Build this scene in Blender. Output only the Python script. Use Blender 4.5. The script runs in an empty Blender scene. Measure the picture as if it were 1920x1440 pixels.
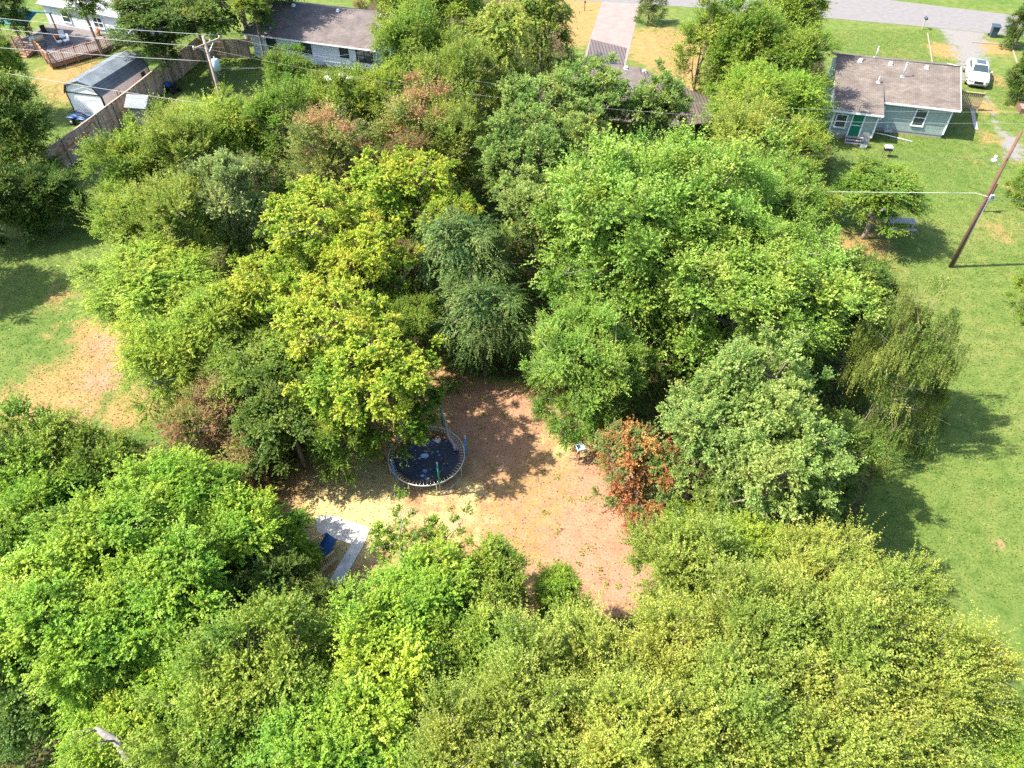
import bpy, math, random
import numpy as np
from mathutils import Vector, Matrix
R_ = math.radians
scene = bpy.context.scene
COL = scene.collection

# ---------------------------------------------------------------- camera, sky, sun, exposure
H = 30.0
FPX = 1350.0
S2 = math.sqrt(.5)
cam_d = bpy.data.cameras.new("camera")
cam = bpy.data.objects.new("camera", cam_d); COL.objects.link(cam)
cam.location = (0, 0, H); cam.rotation_euler = (R_(45), 0, 0)
cam_d.sensor_width = 36; cam_d.lens = 36 * FPX / 1920
cam_d.clip_start = .5; cam_d.clip_end = 3000
scene.camera = cam

SUN_TO = Vector((-.66, -.04, .80)).normalized()          # direction towards the sun
elev = math.asin(SUN_TO.z)
w = bpy.data.worlds.new("World"); scene.world = w; w.use_nodes = True
nt = w.node_tree
sky = nt.nodes.new("ShaderNodeTexSky"); sky.sky_type = 'NISHITA'; sky.sun_disc = False
sky.sun_elevation = elev; sky.sun_rotation = math.atan2(SUN_TO.x, SUN_TO.y)
sky.air_density = 1.0; sky.dust_density = 1.5
nt.nodes["Background"].inputs[1].default_value = .15
nt.links.new(sky.outputs[0], nt.nodes["Background"].inputs[0])
sd = bpy.data.lights.new("sun", 'SUN'); sd.energy = 5.0; sd.angle = R_(.5); sd.color = (1, .94, .82)
sun = bpy.data.objects.new("sun", sd); COL.objects.link(sun)
sun.rotation_euler = SUN_TO.to_track_quat('Z', 'Y').to_euler()
scene.view_settings.view_transform = 'Standard'; scene.view_settings.look = 'None'
scene.view_settings.gamma = 1.0; scene.view_settings.exposure = 1.66
try:
    scene.cycles.max_bounces = 6; scene.cycles.transparent_max_bounces = 6
    scene.cycles.diffuse_bounces = 3; scene.cycles.use_denoising = False
except Exception: pass

# ---------------------------------------------------------------- helpers
def at(px, py, z=0.0):
    """world point seen at a photo pixel (1920x1440) if it lies at height z"""
    x = px - 960; d = py - 720
    t = (H - z) / (S2 * (FPX + d))
    return Vector((x * t, S2 * (FPX - d) * t, z))
def depth_of(p): return S2 * (p.y + H - p.z)

def mat(name, color, rough=.8, spec=.3, noise=None, bump=0, metal=0, coord='Object'):
    """procedural material: base colour broken up by noise=(scale, amount, colour2)"""
    m = bpy.data.materials.new(name); m.use_nodes = True
    n = m.node_tree; b = n.nodes["Principled BSDF"]
    b.inputs["Base Color"].default_value = (*color, 1)
    b.inputs["Roughness"].default_value = rough; b.inputs["Specular IOR Level"].default_value = spec
    b.inputs["Metallic"].default_value = metal
    if noise:
        tc = n.nodes.new("ShaderNodeTexCoord"); tx = n.nodes.new("ShaderNodeTexNoise")
        tx.inputs["Scale"].default_value = noise[0]; tx.inputs["Detail"].default_value = 6
        cr = n.nodes.new("ShaderNodeValToRGB")
        cr.color_ramp.elements[0].position = .5 - noise[1]; cr.color_ramp.elements[0].color = (*color, 1)
        cr.color_ramp.elements[1].position = .5 + noise[1]; cr.color_ramp.elements[1].color = (*noise[2], 1)
        n.links.new(tc.outputs[coord], tx.inputs["Vector"]); n.links.new(tx.outputs[0], cr.inputs[0])
        n.links.new(cr.outputs[0], b.inputs["Base Color"])
        if bump:
            bp = n.nodes.new("ShaderNodeBump"); bp.inputs["Strength"].default_value = bump; bp.inputs["Distance"].default_value = .05
            n.links.new(tx.outputs[0], bp.inputs["Height"]); n.links.new(bp.outputs[0], b.inputs["Normal"])
    return m

def striped(name, c1, c2, scale, axis='Z', rough=.8, thr=.12, c3=None, nscale=3):
    """boards/laps: dark line every 1/scale metres along an object axis, with noise tone"""
    m = bpy.data.materials.new(name); m.use_nodes = True
    n = m.node_tree; b = n.nodes["Principled BSDF"]; b.inputs["Roughness"].default_value = rough
    b.inputs["Specular IOR Level"].default_value = .25
    tc = n.nodes.new("ShaderNodeTexCoord"); sp = n.nodes.new("ShaderNodeSeparateXYZ")
    n.links.new(tc.outputs["Object"], sp.inputs[0])
    mu = n.nodes.new("ShaderNodeMath"); mu.operation = 'MULTIPLY'; mu.inputs[1].default_value = scale
    n.links.new(sp.outputs[axis], mu.inputs[0])
    fr = n.nodes.new("ShaderNodeMath"); fr.operation = 'FRACT'; n.links.new(mu.outputs[0], fr.inputs[0])
    lt = n.nodes.new("ShaderNodeMath"); lt.operation = 'LESS_THAN'; lt.inputs[1].default_value = thr
    n.links.new(fr.outputs[0], lt.inputs[0])
    fl = n.nodes.new("ShaderNodeMath"); fl.operation = 'FLOOR'; n.links.new(mu.outputs[0], fl.inputs[0])
    wn = n.nodes.new("ShaderNodeTexWhiteNoise"); wn.noise_dimensions = '1D'; n.links.new(fl.outputs[0], wn.inputs["W"])
    nz = n.nodes.new("ShaderNodeTexNoise"); nz.inputs["Scale"].default_value = nscale; nz.inputs["Detail"].default_value = 5
    n.links.new(tc.outputs["Object"], nz.inputs["Vector"])
    ad = n.nodes.new("ShaderNodeMath"); ad.operation = 'MULTIPLY_ADD'; ad.inputs[1].default_value = .35
    n.links.new(wn.outputs[0], ad.inputs[0]); n.links.new(nz.outputs[0], ad.inputs[2])
    cr = n.nodes.new("ShaderNodeValToRGB"); cr.color_ramp.elements[0].position = .35; cr.color_ramp.elements[1].position = .95
    cr.color_ramp.elements[0].color = (*(c3 or tuple(v * .72 for v in c1)), 1); cr.color_ramp.elements[1].color = (*c1, 1)
    n.links.new(ad.outputs[0], cr.inputs[0])
    mx = n.nodes.new("ShaderNodeMix"); mx.data_type = 'RGBA'
    n.links.new(lt.outputs[0], mx.inputs[0]); n.links.new(cr.outputs[0], mx.inputs[6]); mx.inputs[7].default_value = (*c2, 1)
    n.links.new(mx.outputs[2], b.inputs["Base Color"])
    bp = n.nodes.new("ShaderNodeBump"); bp.inputs["Strength"].default_value = .6; bp.inputs["Distance"].default_value = .02
    n.links.new(fr.outputs[0], bp.inputs["Height"]); n.links.new(bp.outputs[0], b.inputs["Normal"])
    return m

def shingles(name, c1, c2, sc=1.0):
    m = bpy.data.materials.new(name); m.use_nodes = True
    n = m.node_tree; b = n.nodes["Principled BSDF"]; b.inputs["Roughness"].default_value = .95
    b.inputs["Specular IOR Level"].default_value = .15
    tc = n.nodes.new("ShaderNodeTexCoord")
    br = n.nodes.new("ShaderNodeTexBrick"); br.inputs["Scale"].default_value = 1.0
    br.inputs["Brick Width"].default_value = .32 * sc; br.inputs["Row Height"].default_value = .15 * sc
    br.inputs["Mortar Size"].default_value = .012; br.inputs["Mortar"].default_value = (*[v * .45 for v in c1], 1)
    br.inputs["Color1"].default_value = (*c1, 1); br.inputs["Color2"].default_value = (*c2, 1)
    nz = n.nodes.new("ShaderNodeTexNoise"); nz.inputs["Scale"].default_value = .8; nz.inputs["Detail"].default_value = 8
    n.links.new(tc.outputs["Object"], br.inputs["Vector"]); n.links.new(tc.outputs["Object"], nz.inputs["Vector"])
    mx = n.nodes.new("ShaderNodeMix"); mx.data_type = 'RGBA'; mx.blend_type = 'OVERLAY'; mx.inputs[0].default_value = .55
    n.links.new(br.outputs[0], mx.inputs[6]); n.links.new(nz.outputs[0], mx.inputs[7])
    n.links.new(mx.outputs[2], b.inputs["Base Color"])
    return m

class MB:
    """collects shapes, builds ONE mesh object"""
    def __init__(s): s.v = []; s.f = []; s.sm = []
    def add(s, vs, fs, smooth=False):
        o = len(s.v); s.v += [tuple(v) for v in vs]; s.f += [tuple(i + o for i in f) for f in fs]; s.sm += [smooth] * len(fs); return s
    def box(s, c, size, rz=0, rx=0, ry=0):
        x, y, z = [k / 2 for k in size]
        m = Matrix.Translation(c) @ Matrix.Rotation(rz, 4, 'Z') @ Matrix.Rotation(ry, 4, 'Y') @ Matrix.Rotation(rx, 4, 'X')
        vs = [m @ Vector((a * x, b * y, d * z)) for d in (-1, 1) for b in (-1, 1) for a in (-1, 1)]
        return s.add(vs, [(0, 2, 3, 1), (4, 5, 7, 6), (0, 1, 5, 4), (2, 6, 7, 3), (0, 4, 6, 2), (1, 3, 7, 5)])
    def bar(s, a, b, wd, th=None, up=(0, 0, 1)):
        a = Vector(a); b = Vector(b); d = (b - a).normalized(); up = Vector(up)
        if abs(d.dot(up)) > .98: up = Vector((1, 0, 0))
        sx = d.cross(up).normalized(); uz = sx.cross(d); th = th or wd
        vs = [p + sx * (i * wd / 2) + uz * (j * th / 2) for p in (a, b) for i, j in ((-1, -1), (1, -1), (1, 1), (-1, 1))]
        return s.add(vs, [(0, 1, 2, 3), (7, 6, 5, 4), (0, 4, 5, 1), (1, 5, 6, 2), (2, 6, 7, 3), (3, 7, 4, 0)])
    def tube(s, pts, rad, n=8, cap=True):
        pts = [Vector(p) for p in pts]
        if not hasattr(rad, '__len__'): rad = [rad] * len(pts)
        vs = []; prev = None
        for i, p in enumerate(pts):
            d = (pts[min(i + 1, len(pts) - 1)] - pts[max(i - 1, 0)])
            d = d.normalized() if d.length > 1e-9 else Vector((0, 0, 1))
            ref = prev if prev is not None else (Vector((1, 0, 0)) if abs(d.x) < .9 else Vector((0, 1, 0)))
            a = (ref - d * ref.dot(d)).normalized(); prev = a; b = d.cross(a)
            for k in range(n):
                t = 2 * math.pi * k / n; vs.append(p + (a * math.cos(t) + b * math.sin(t)) * rad[i])
        fs = [(i * n + k, i * n + (k + 1) % n, (i + 1) * n + (k + 1) % n, (i + 1) * n + k) for i in range(len(pts) - 1) for k in range(n)]
        if cap: fs += [tuple(range(n))[::-1], tuple((len(pts) - 1) * n + k for k in range(n))]
        return s.add(vs, fs, True)
    def prism(s, poly, z0, z1):
        n = len(poly)
        vs = [(p[0], p[1], z0) for p in poly] + [(p[0], p[1], z1) for p in poly]
        return s.add(vs, [tuple(range(n))[::-1], tuple(range(n, 2 * n))] + [(i, (i + 1) % n, n + (i + 1) % n, n + i) for i in range(n)])
    def slab(s, quad, th):
        q = [Vector(p) for p in quad]; nn = (q[1] - q[0]).cross(q[-1] - q[0]).normalized()
        n = len(q); vs = q + [p - nn * th for p in q]
        return s.add(vs, [tuple(range(n)), tuple(range(n, 2 * n))[::-1]] + [(i, n + i, n + (i + 1) % n, (i + 1) % n) for i in range(n)])
    def loft(s, rings, smooth=True, cap=True):
        n = len(rings[0]); vs = [p for r in rings for p in r]
        fs = [(i * n + k, i * n + (k + 1) % n, (i + 1) * n + (k + 1) % n, (i + 1) * n + k) for i in range(len(rings) - 1) for k in range(n)]
        if cap: fs += [tuple(range(n))[::-1], tuple((len(rings) - 1) * n + k for k in range(n))]
        return s.add(vs, fs, smooth)
    def ball(s, c, r, n=10, sq=(1, 1, 1)):
        rings = [[(c[0] + r * sq[0] * math.sin(a) * math.cos(2 * math.pi * k / n), c[1] + r * sq[1] * math.sin(a) * math.sin(2 * math.pi * k / n), c[2] - r * sq[2] * math.cos(a))
                  for k in range(n)] for a in [math.pi * (i + .02) / 6.04 for i in range(7)]]
        return s.loft(rings)
    def build(s, name, m, parent=None, loc=None, bevel=0):
        me = bpy.data.meshes.new(name); me.from_pydata(s.v, [], s.f); me.update()
        me.polygons.foreach_set("use_smooth", s.sm)
        me.materials.append(m)
        o = bpy.data.objects.new(name, me); COL.objects.link(o)
        if parent is not None: o.parent = parent
        if loc is not None: o.location = loc
        if bevel:
            b = o.modifiers.new("bevel", 'BEVEL'); b.width = bevel; b.segments = 2; b.limit_method = 'ANGLE'
        return o

def tag(o, label=None, cat=None, group=None, kind=None):
    if label: o["label"] = label
    if cat: o["category"] = cat
    if group: o["group"] = group
    if kind: o["kind"] = kind
    return o
def thing(name, label, cat, loc=(0, 0, 0), rz=0, group=None):
    o = bpy.data.objects.new(name, None); COL.objects.link(o); o.location = loc; o.rotation_euler = (0, 0, rz)
    o.empty_display_size = .3
    return tag(o, label, cat, group)

# ---------------------------------------------------------------- ground
def axis_coords(lo, hi, step, far):
    inner = np.arange(lo, hi + step / 2, step)
    g = np.cumsum(np.array([1, 2, 4, 8, 16, 32, 64, 128, 256.])) * step * 2
    g = g * far / g[-1]
    return np.concatenate([(lo - g)[::-1], inner, hi + g])
gx = axis_coords(-68, 68, .4, 900); gy = axis_coords(4, 106, .4, 900)
X, Y = np.meshgrid(gx, gy)
def soft(cx, cy, rx, ry=None, edge=.5):
    ry = ry or rx
    d = np.sqrt(((X - cx) / rx) ** 2 + ((Y - cy) / ry) ** 2)
    return np.clip((1 + edge - d) / (2 * edge), 0, 1)
def blob(px, py, rpx, k=1.0, edge=.5, asp=1.0):
    p = at(px, py); r = rpx * depth_of(p) / FPX
    return k * soft(p.x, p.y, r, r * asp * 1.3, edge)
def polymask(pts, feather=1.0):
    P = [at(*p) for p in pts]; inside = np.zeros(X.shape, bool); dist = np.full(X.shape, 1e9)
    for i in range(len(P)):
        a, b = P[i], P[(i + 1) % len(P)]
        cond = ((a.y > Y) != (b.y > Y)) & (X < (b.x - a.x) * (Y - a.y) / (b.y - a.y + 1e-12) + a.x)
        inside ^= cond
        ex, ey = b.x - a.x, b.y - a.y; t = np.clip(((X - a.x) * ex + (Y - a.y) * ey) / (ex * ex + ey * ey), 0, 1)
        dist = np.minimum(dist, np.hypot(X - a.x - t * ex, Y - a.y - t * ey))
    sgn = np.where(inside, dist, -dist)
    return np.clip(sgn / feather * .5 + .5, 0, 1)
forest = polymask([(230, 330), (420, 200), (640, 100), (700, -20), (1030, -20), (1050, 70), (1090, 150), (1330, 180), (1400, 60), (1540, 60), (1560, 300), (1560, 470), (1600, 640), (1640, 900),
                   (1560, 1060), (1700, 1150), (1800, 1500), (-100, 1500), (-100, 880), (320, 830), (290, 520)], 1.4)
clearing = polymask([(480, 930), (600, 820), (780, 640), (900, 700), (1120, 740), (1180, 800), (1290, 960), (1250, 1120), (1120, 1200), (1000, 1180), (700, 1180), (480, 1080)], 1.3)
dry = np.zeros(X.shape); soil = np.zeros(X.shape)
for b in ((130, 140, 90, .75), (250, 75, 60, .5), (170, 190, 60, .4), (310, 100, 40, .6), (140, 170, 60, .8), (1250, 90, 90, 1.0), (1100, 20, 70, 1.0), (1070, 60, 60, 1.0), (1330, 160, 70, .9), (1280, 140, 60, .9), (1620, 465, 70, .75), (1790, 60, 25, .6),
          (1772, 95, 34, 1.0), (1860, 90, 40, .8), (1870, 150, 45, .6), (1845, 200, 40, .7), (1880, 200, 60, .45), (1870, 430, 60, .55), (1880, 520, 50, .4), (1790, 470, 70, .35), (1820, 300, 40, .45), (1760, 345, 30, .35), (1860, 260, 45, .6),
          (1880, 700, 60, .28), (1870, 880, 70, .3), (1870, 1020, 30, .5), (1900, 620, 50, .3), (1650, 430, 45, .6), (190, 620, 60, .95), (185, 690, 75, .95), (110, 560, 50, .6), (90, 765, 120, .9), (250, 760, 60, .9), (120, 620, 50, .5), (40, 700, 60, .3), (230, 560, 40, .5), (60, 590, 60, .35),
          (1830, 560, 40, .3), (1560, 60, 30, .25), (1900, 350, 40, .5)):
    dry = np.maximum(dry, blob(*b[:3], k=b[3], edge=.7))
for b in ((200, 640, 50, .8), (190, 710, 60, .75), (150, 765, 70, .5), (125, 140, 45, .5), (1830, 268, 40, .4), (1790, 310, 12, .5), (1900, 300, 40, .5), (1872, 1020, 14, .8),
          (1870, 450, 40, .45), (1780, 530, 30, .3), (1870, 500, 30, .35), (1620, 465, 40, .4), (1600, 255, 20, .3)):
    soil = np.maximum(soil, blob(*b[:3], k=b[3], edge=.8))
cl_soil = np.maximum.reduce([blob(1150, 1060, 150, 1.0, .5), blob(1150, 900, 110, .85, .5), blob(1010, 900, 90, .55, .6), blob(1130, 1170, 80, 1, .5), blob(930, 790, 140, .75, .5), blob(650, 900, 100, .5, .5)])
cl_straw = np.maximum.reduce([blob(660, 950, 120, .9, .6), blob(850, 950, 110, .6, .6), blob(1060, 830, 60, .6, .6)])
grav = np.maximum.reduce([polymask([(1758, 50), (1850, 60), (1846, 90), (1845, 125), (1805, 150), (1788, 95)], 2.6), .75 * polymask([(1840, 175), (1856, 175), (1880, 240), (1920, 262), (1930, 310), (1880, 300), (1860, 240)], 1.2),
                          .4 * polymask([(1868, 310), (1885, 310), (1882, 350), (1866, 350)], .8)])
m = clearing
dry = np.where(m > 0, dry * (1 - m) + m * 1.0, dry)
soil = soil * (1 - m) + m * np.maximum(cl_soil, .58)
straw = m * cl_straw
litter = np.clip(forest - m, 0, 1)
n_ = len(gx); k_ = len(gy)
# (flat)
Z = (-.12 * np.clip(1 - np.abs(Y - 300) / 200, 0, 1)) * 0
co = np.stack([X, Y, Z], -1).reshape(-1, 3).astype(np.float32)
ii, jj = np.meshgrid(np.arange(n_ - 1), np.arange(k_ - 1)); b0 = (jj * n_ + ii).ravel()
fc = np.stack([b0, b0 + 1, b0 + 1 + n_, b0 + n_], -1).astype(np.int32)
def np_mesh(name, co, fc):
    me = bpy.data.meshes.new(name); me.vertices.add(len(co)); me.vertices.foreach_set("co", co.ravel())
    me.loops.add(fc.size); me.loops.foreach_set("vertex_index", fc.ravel())
    me.polygons.add(len(fc)); me.polygons.foreach_set("loop_start", np.arange(0, fc.size, fc.shape[1], dtype=np.int32))
    me.update(calc_edges=True); return me
gme = np_mesh("ground", co, fc)
for nm, arr in (("dry", dry), ("soil", soil), ("straw", straw), ("litter", litter), ("gravel", grav)):
    a = gme.attributes.new(nm, 'FLOAT', 'POINT'); a.data.foreach_set("value", arr.ravel().astype(np.float32))

def ground_material():
    m = bpy.data.materials.new("ground"); m.use_nodes = True; n = m.node_tree; L = n.links.new
    b = n.nodes["Principled BSDF"]; b.inputs["Roughness"].default_value = .95; b.inputs["Specular IOR Level"].default_value = .1
    geo = n.nodes.new("ShaderNodeNewGeometry")
    def noise(sc, det=6, rough=.6, st=None):
        t = n.nodes.new("ShaderNodeTexNoise"); t.inputs["Scale"].default_value = sc; t.inputs["Detail"].default_value = det; t.inputs["Roughness"].default_value = rough
        L((st or geo.outputs["Position"]), t.inputs["Vector"]); return t.outputs[0]
    def ramp(f, stops):
        r = n.nodes.new("ShaderNodeValToRGB"); L(f, r.inputs[0])
        while len(r.color_ramp.elements) < len(stops): r.color_ramp.elements.new(.5)
        for e, (p, c) in zip(r.color_ramp.elements, stops): e.position = p; e.color = (*c, 1)
        return r.outputs[0]
    def mix(f, a, c):
        x = n.nodes.new("ShaderNodeMix"); x.data_type = 'RGBA'; L(f, x.inputs[0]); L(a, x.inputs[6]); L(c, x.inputs[7]); return x.outputs[2]
    def mask(name, nz, k=.9, lo=.42, hi=.62):
        """attribute pushed through noise so that patch edges break up"""
        a = n.nodes.new("ShaderNodeAttribute"); a.attribute_name = name
        s = n.nodes.new("ShaderNodeMath"); s.operation = 'MULTIPLY_ADD'; L(nz, s.inputs[0]); s.inputs[1].default_value = k
        q = n.nodes.new("ShaderNodeMath"); q.operation = 'SUBTRACT'; L(a.outputs["Fac"], q.inputs[0]); q.inputs[1].default_value = k / 2
        L(q.outputs[0], s.inputs[2])
        r = n.nodes.new("ShaderNodeMapRange"); r.interpolation_type = 'SMOOTHSTEP'
        r.inputs[1].default_value = lo; r.inputs[2].default_value = hi; L(s.outputs[0], r.inputs[0]); return r.outputs[0]
    fine = noise(9, 8, .75); mid = noise(1.3, 7, .65); big = noise(.12, 4); grit = noise(26, 4, .8)
    def mul(a, c, f=1.0):
        x = n.nodes.new("ShaderNodeMix"); x.data_type = 'RGBA'; x.blend_type = 'MULTIPLY'; x.inputs[0].default_value = f; L(a, x.inputs[6]); L(c, x.inputs[7]); return x.outputs[2]
    green = ramp(big, [(.3, (.082, .135, .026)), (.5, (.108, .152, .034)), (.72, (.145, .162, .045))])
    green = mul(green, ramp(mid, [(.32, (.62, .72, .6)), (.5, (1.0, 1.0, 1.0)), (.68, (1.35, 1.15, 1.3))]))
    green = mul(green, ramp(fine, [(.32, (.52, .6, .45)), (.5, (1, 1, 1)), (.68, (1.35, 1.3, 1.4))]))
    dryc = ramp(fine, [(.3, (.16, .10, .038)), (.5, (.28, .185, .072)), (.7, (.37, .26, .115))])
    dryc = mul(dryc, ramp(mid, [(.3, (.8, .78, .75)), (.7, (1.15, 1.15, 1.15))]))
    soilc = ramp(fine, [(.30, (.20, .095, .055)), (.48, (.31, .165, .098)), (.70, (.40, .235, .15))])
    soilc = mul(soilc, ramp(mid, [(.3, (.85, .85, .85)), (.72, (1.2, 1.25, 1.3))]))
    strawc = ramp(fine, [(.3, (.28, .20, .08)), (.5, (.45, .35, .15)), (.7, (.55, .48, .27))])
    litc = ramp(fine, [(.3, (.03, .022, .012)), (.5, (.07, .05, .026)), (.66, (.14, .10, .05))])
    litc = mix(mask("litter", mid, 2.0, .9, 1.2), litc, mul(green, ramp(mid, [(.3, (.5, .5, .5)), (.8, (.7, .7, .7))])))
    gravc = ramp(grit, [(.3, (.11, .10, .09)), (.5, (.20, .185, .175)), (.7, (.30, .285, .27))])
    c = mix(mask("dry", noise(1.0, 7, .7), 1.3, .38, .75), green, dryc)
    c = mix(mask("soil", noise(1.6, 7, .7), 1.2, .4, .8), c, soilc)
    c = mix(mask("straw", noise(1.1, 6, .65), 1.2, .4, .8), c, strawc)
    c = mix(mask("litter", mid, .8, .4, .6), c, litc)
    c = mix(mask("gravel", noise(1.2, 8, .8), 1.6, .42, .62), c, gravc)
    c = mul(c, ramp(big, [(0, (.86, .86, .86)), (1, (.86, .86, .86))]))
    L(c, b.inputs["Base Color"])
    bp = n.nodes.new("ShaderNodeBump"); bp.inputs["Strength"].default_value = .55; bp.inputs["Distance"].default_value = .06
    L(fine, bp.inputs["Height"]); L(bp.outputs[0], b.inputs["Normal"])
    return m
gme.materials.append(ground_material())
g = bpy.data.objects.new("ground", gme); COL.objects.link(g); tag(g, kind="structure")

# road and concrete driveway, sheets above the ground
M_road = mat("road", (.135, .125, .123), .9, .2, noise=(1.5, .25, (.17, .158, .156)), bump=.1)
M_conc = mat("concrete", (.18, .142, .13), .9, .2, noise=(.9, .22, (.22, .185, .168)), bump=.1)
def sheet(name, pts, z, m):
    b = MB(); b.add([(p[0], p[1], z) for p in pts], [tuple(range(len(pts)))]); return tag(b.build(name, m), kind="structure")
low = [(-75, 113), (11.5, 97.9), (19.2, 96.5), (28.3, 94.4), (37.5, 92.1), (48.6, 89.0), (57.3, 86.2), (75, 80), (110, 67)]
up = [(115, 74), (78, 87), (60, 93.3), (47.5, 98.6), (38, 101.3), (29, 103), (20, 104.6), (12, 106), (-75, 121)]
sheet("road", low + up, .012, M_road)
sheet("driveway", [(11.4, 98.3), (16.1, 97.4), (12.0, 77.5), (7.6, 79)], .008, M_conc)

# ---------------------------------------------------------------- vegetation
def leaf_mat(name, stops, trans=.35, rough=.5, spec=.35, hue=.012, val=.18):
    m = bpy.data.materials.new(name); m.use_nodes = True; n = m.node_tree; L = n.links.new
    b = n.nodes["Principled BSDF"]; b.inputs["Roughness"].default_value = rough; b.inputs["Specular IOR Level"].default_value = spec * .6
    a = n.nodes.new("ShaderNodeAttribute"); a.attribute_name = "tint"
    r = n.nodes.new("ShaderNodeValToRGB")
    while len(r.color_ramp.elements) < len(stops): r.color_ramp.elements.new(.5)
    for e, (p, c) in zip(r.color_ramp.elements, stops): e.position = p; e.color = (*c, 1)
    L(a.outputs["Fac"], r.inputs[0])
    oi = n.nodes.new("ShaderNodeObjectInfo"); hs = n.nodes.new("ShaderNodeHueSaturation")
    def rng(lo, hi):
        q = n.nodes.new("ShaderNodeMapRange"); q.inputs[3].default_value = lo; q.inputs[4].default_value = hi; L(oi.outputs["Random"], q.inputs[0]); return q.outputs[0]
    gp = n.nodes.new("ShaderNodeNewGeometry"); nz = n.nodes.new("ShaderNodeTexNoise"); nz.inputs["Scale"].default_value = .45; nz.inputs["Detail"].default_value = 3
    L(gp.outputs["Position"], nz.inputs["Vector"]); hm = n.nodes.new("ShaderNodeMapRange"); hm.inputs[1].default_value = .3; hm.inputs[2].default_value = .7
    hm.inputs[3].default_value = -.022; hm.inputs[4].default_value = .022; L(nz.outputs[0], hm.inputs[0])
    ha = n.nodes.new("ShaderNodeMath"); ha.operation = 'ADD'; L(hm.outputs[0], ha.inputs[0]); L(rng(.5 - hue, .5 + hue), ha.inputs[1]); L(ha.outputs[0], hs.inputs["Hue"])
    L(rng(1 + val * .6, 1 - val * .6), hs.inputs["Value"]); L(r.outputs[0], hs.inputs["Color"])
    L(hs.outputs[0], b.inputs["Base Color"])
    t = n.nodes.new("ShaderNodeBsdfTranslucent")
    g2 = n.nodes.new("ShaderNodeMix"); g2.data_type = 'RGBA'; g2.blend_type = 'MULTIPLY'; g2.inputs[0].default_value = 1
    L(hs.outputs[0], g2.inputs[6]); g2.inputs[7].default_value = (1.3, 1.5, .7, 1); L(g2.outputs[2], t.inputs[0])
    ms = n.nodes.new("ShaderNodeMixShader"); ms.inputs[0].default_value = trans
    L(b.outputs[0], ms.inputs[1]); L(t.outputs[0], ms.inputs[2]); L(ms.outputs[0], n.nodes["Material Output"].inputs[0])
    return m
def G(r, g, b): return (r, g, b)
LM = {
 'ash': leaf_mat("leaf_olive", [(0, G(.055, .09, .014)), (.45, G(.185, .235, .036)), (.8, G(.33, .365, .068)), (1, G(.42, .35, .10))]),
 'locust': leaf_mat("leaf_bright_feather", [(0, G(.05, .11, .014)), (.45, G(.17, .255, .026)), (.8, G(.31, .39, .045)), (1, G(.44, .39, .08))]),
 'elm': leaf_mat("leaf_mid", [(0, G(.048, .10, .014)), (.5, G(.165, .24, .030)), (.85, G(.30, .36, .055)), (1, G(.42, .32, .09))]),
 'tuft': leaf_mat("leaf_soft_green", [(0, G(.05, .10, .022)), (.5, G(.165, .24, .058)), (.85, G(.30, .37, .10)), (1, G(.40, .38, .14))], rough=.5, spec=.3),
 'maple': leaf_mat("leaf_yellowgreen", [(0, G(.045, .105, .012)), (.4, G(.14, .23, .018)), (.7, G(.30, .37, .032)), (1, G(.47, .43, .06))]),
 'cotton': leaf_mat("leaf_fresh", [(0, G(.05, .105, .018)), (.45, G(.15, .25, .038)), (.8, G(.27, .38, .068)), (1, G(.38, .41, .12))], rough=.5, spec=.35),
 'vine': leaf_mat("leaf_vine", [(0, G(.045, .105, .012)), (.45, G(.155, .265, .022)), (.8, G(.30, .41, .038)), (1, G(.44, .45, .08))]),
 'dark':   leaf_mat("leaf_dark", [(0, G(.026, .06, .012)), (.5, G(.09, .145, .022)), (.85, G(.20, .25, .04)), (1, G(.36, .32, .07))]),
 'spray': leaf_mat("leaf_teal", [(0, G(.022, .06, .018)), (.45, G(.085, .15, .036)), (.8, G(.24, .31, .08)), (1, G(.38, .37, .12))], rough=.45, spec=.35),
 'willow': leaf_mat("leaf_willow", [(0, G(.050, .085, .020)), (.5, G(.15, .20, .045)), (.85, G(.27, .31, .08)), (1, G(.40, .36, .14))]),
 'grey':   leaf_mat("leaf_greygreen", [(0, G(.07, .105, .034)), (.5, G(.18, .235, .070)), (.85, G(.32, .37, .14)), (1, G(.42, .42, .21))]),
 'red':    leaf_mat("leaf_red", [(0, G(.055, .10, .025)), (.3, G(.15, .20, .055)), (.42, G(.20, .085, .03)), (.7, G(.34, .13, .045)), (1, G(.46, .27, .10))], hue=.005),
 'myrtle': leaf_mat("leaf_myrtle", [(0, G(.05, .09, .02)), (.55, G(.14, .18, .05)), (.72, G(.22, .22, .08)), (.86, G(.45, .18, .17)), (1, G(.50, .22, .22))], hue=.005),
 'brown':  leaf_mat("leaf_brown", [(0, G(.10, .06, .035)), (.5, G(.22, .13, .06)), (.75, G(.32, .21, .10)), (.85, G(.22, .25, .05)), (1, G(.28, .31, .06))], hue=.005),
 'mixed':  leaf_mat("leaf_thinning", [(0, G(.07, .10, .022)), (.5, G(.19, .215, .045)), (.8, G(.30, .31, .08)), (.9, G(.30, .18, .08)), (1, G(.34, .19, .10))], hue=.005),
}
M_bark = mat("bark", (.16, .12, .09), .95, .1, noise=(6, .2, (.26, .21, .17)), bump=.4)
M_barkpale = mat("bark_pale", (.22, .19, .155), .9, .1, noise=(6, .2, (.34, .31, .26)), bump=.3)
M_barkred = mat("bark_red", (.20, .10, .065), .95, .1, noise=(7, .2, (.30, .17, .12)), bump=.4)

def unit(v): return v / np.maximum(np.linalg.norm(v, axis=-1, keepdims=True), 1e-9)

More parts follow.
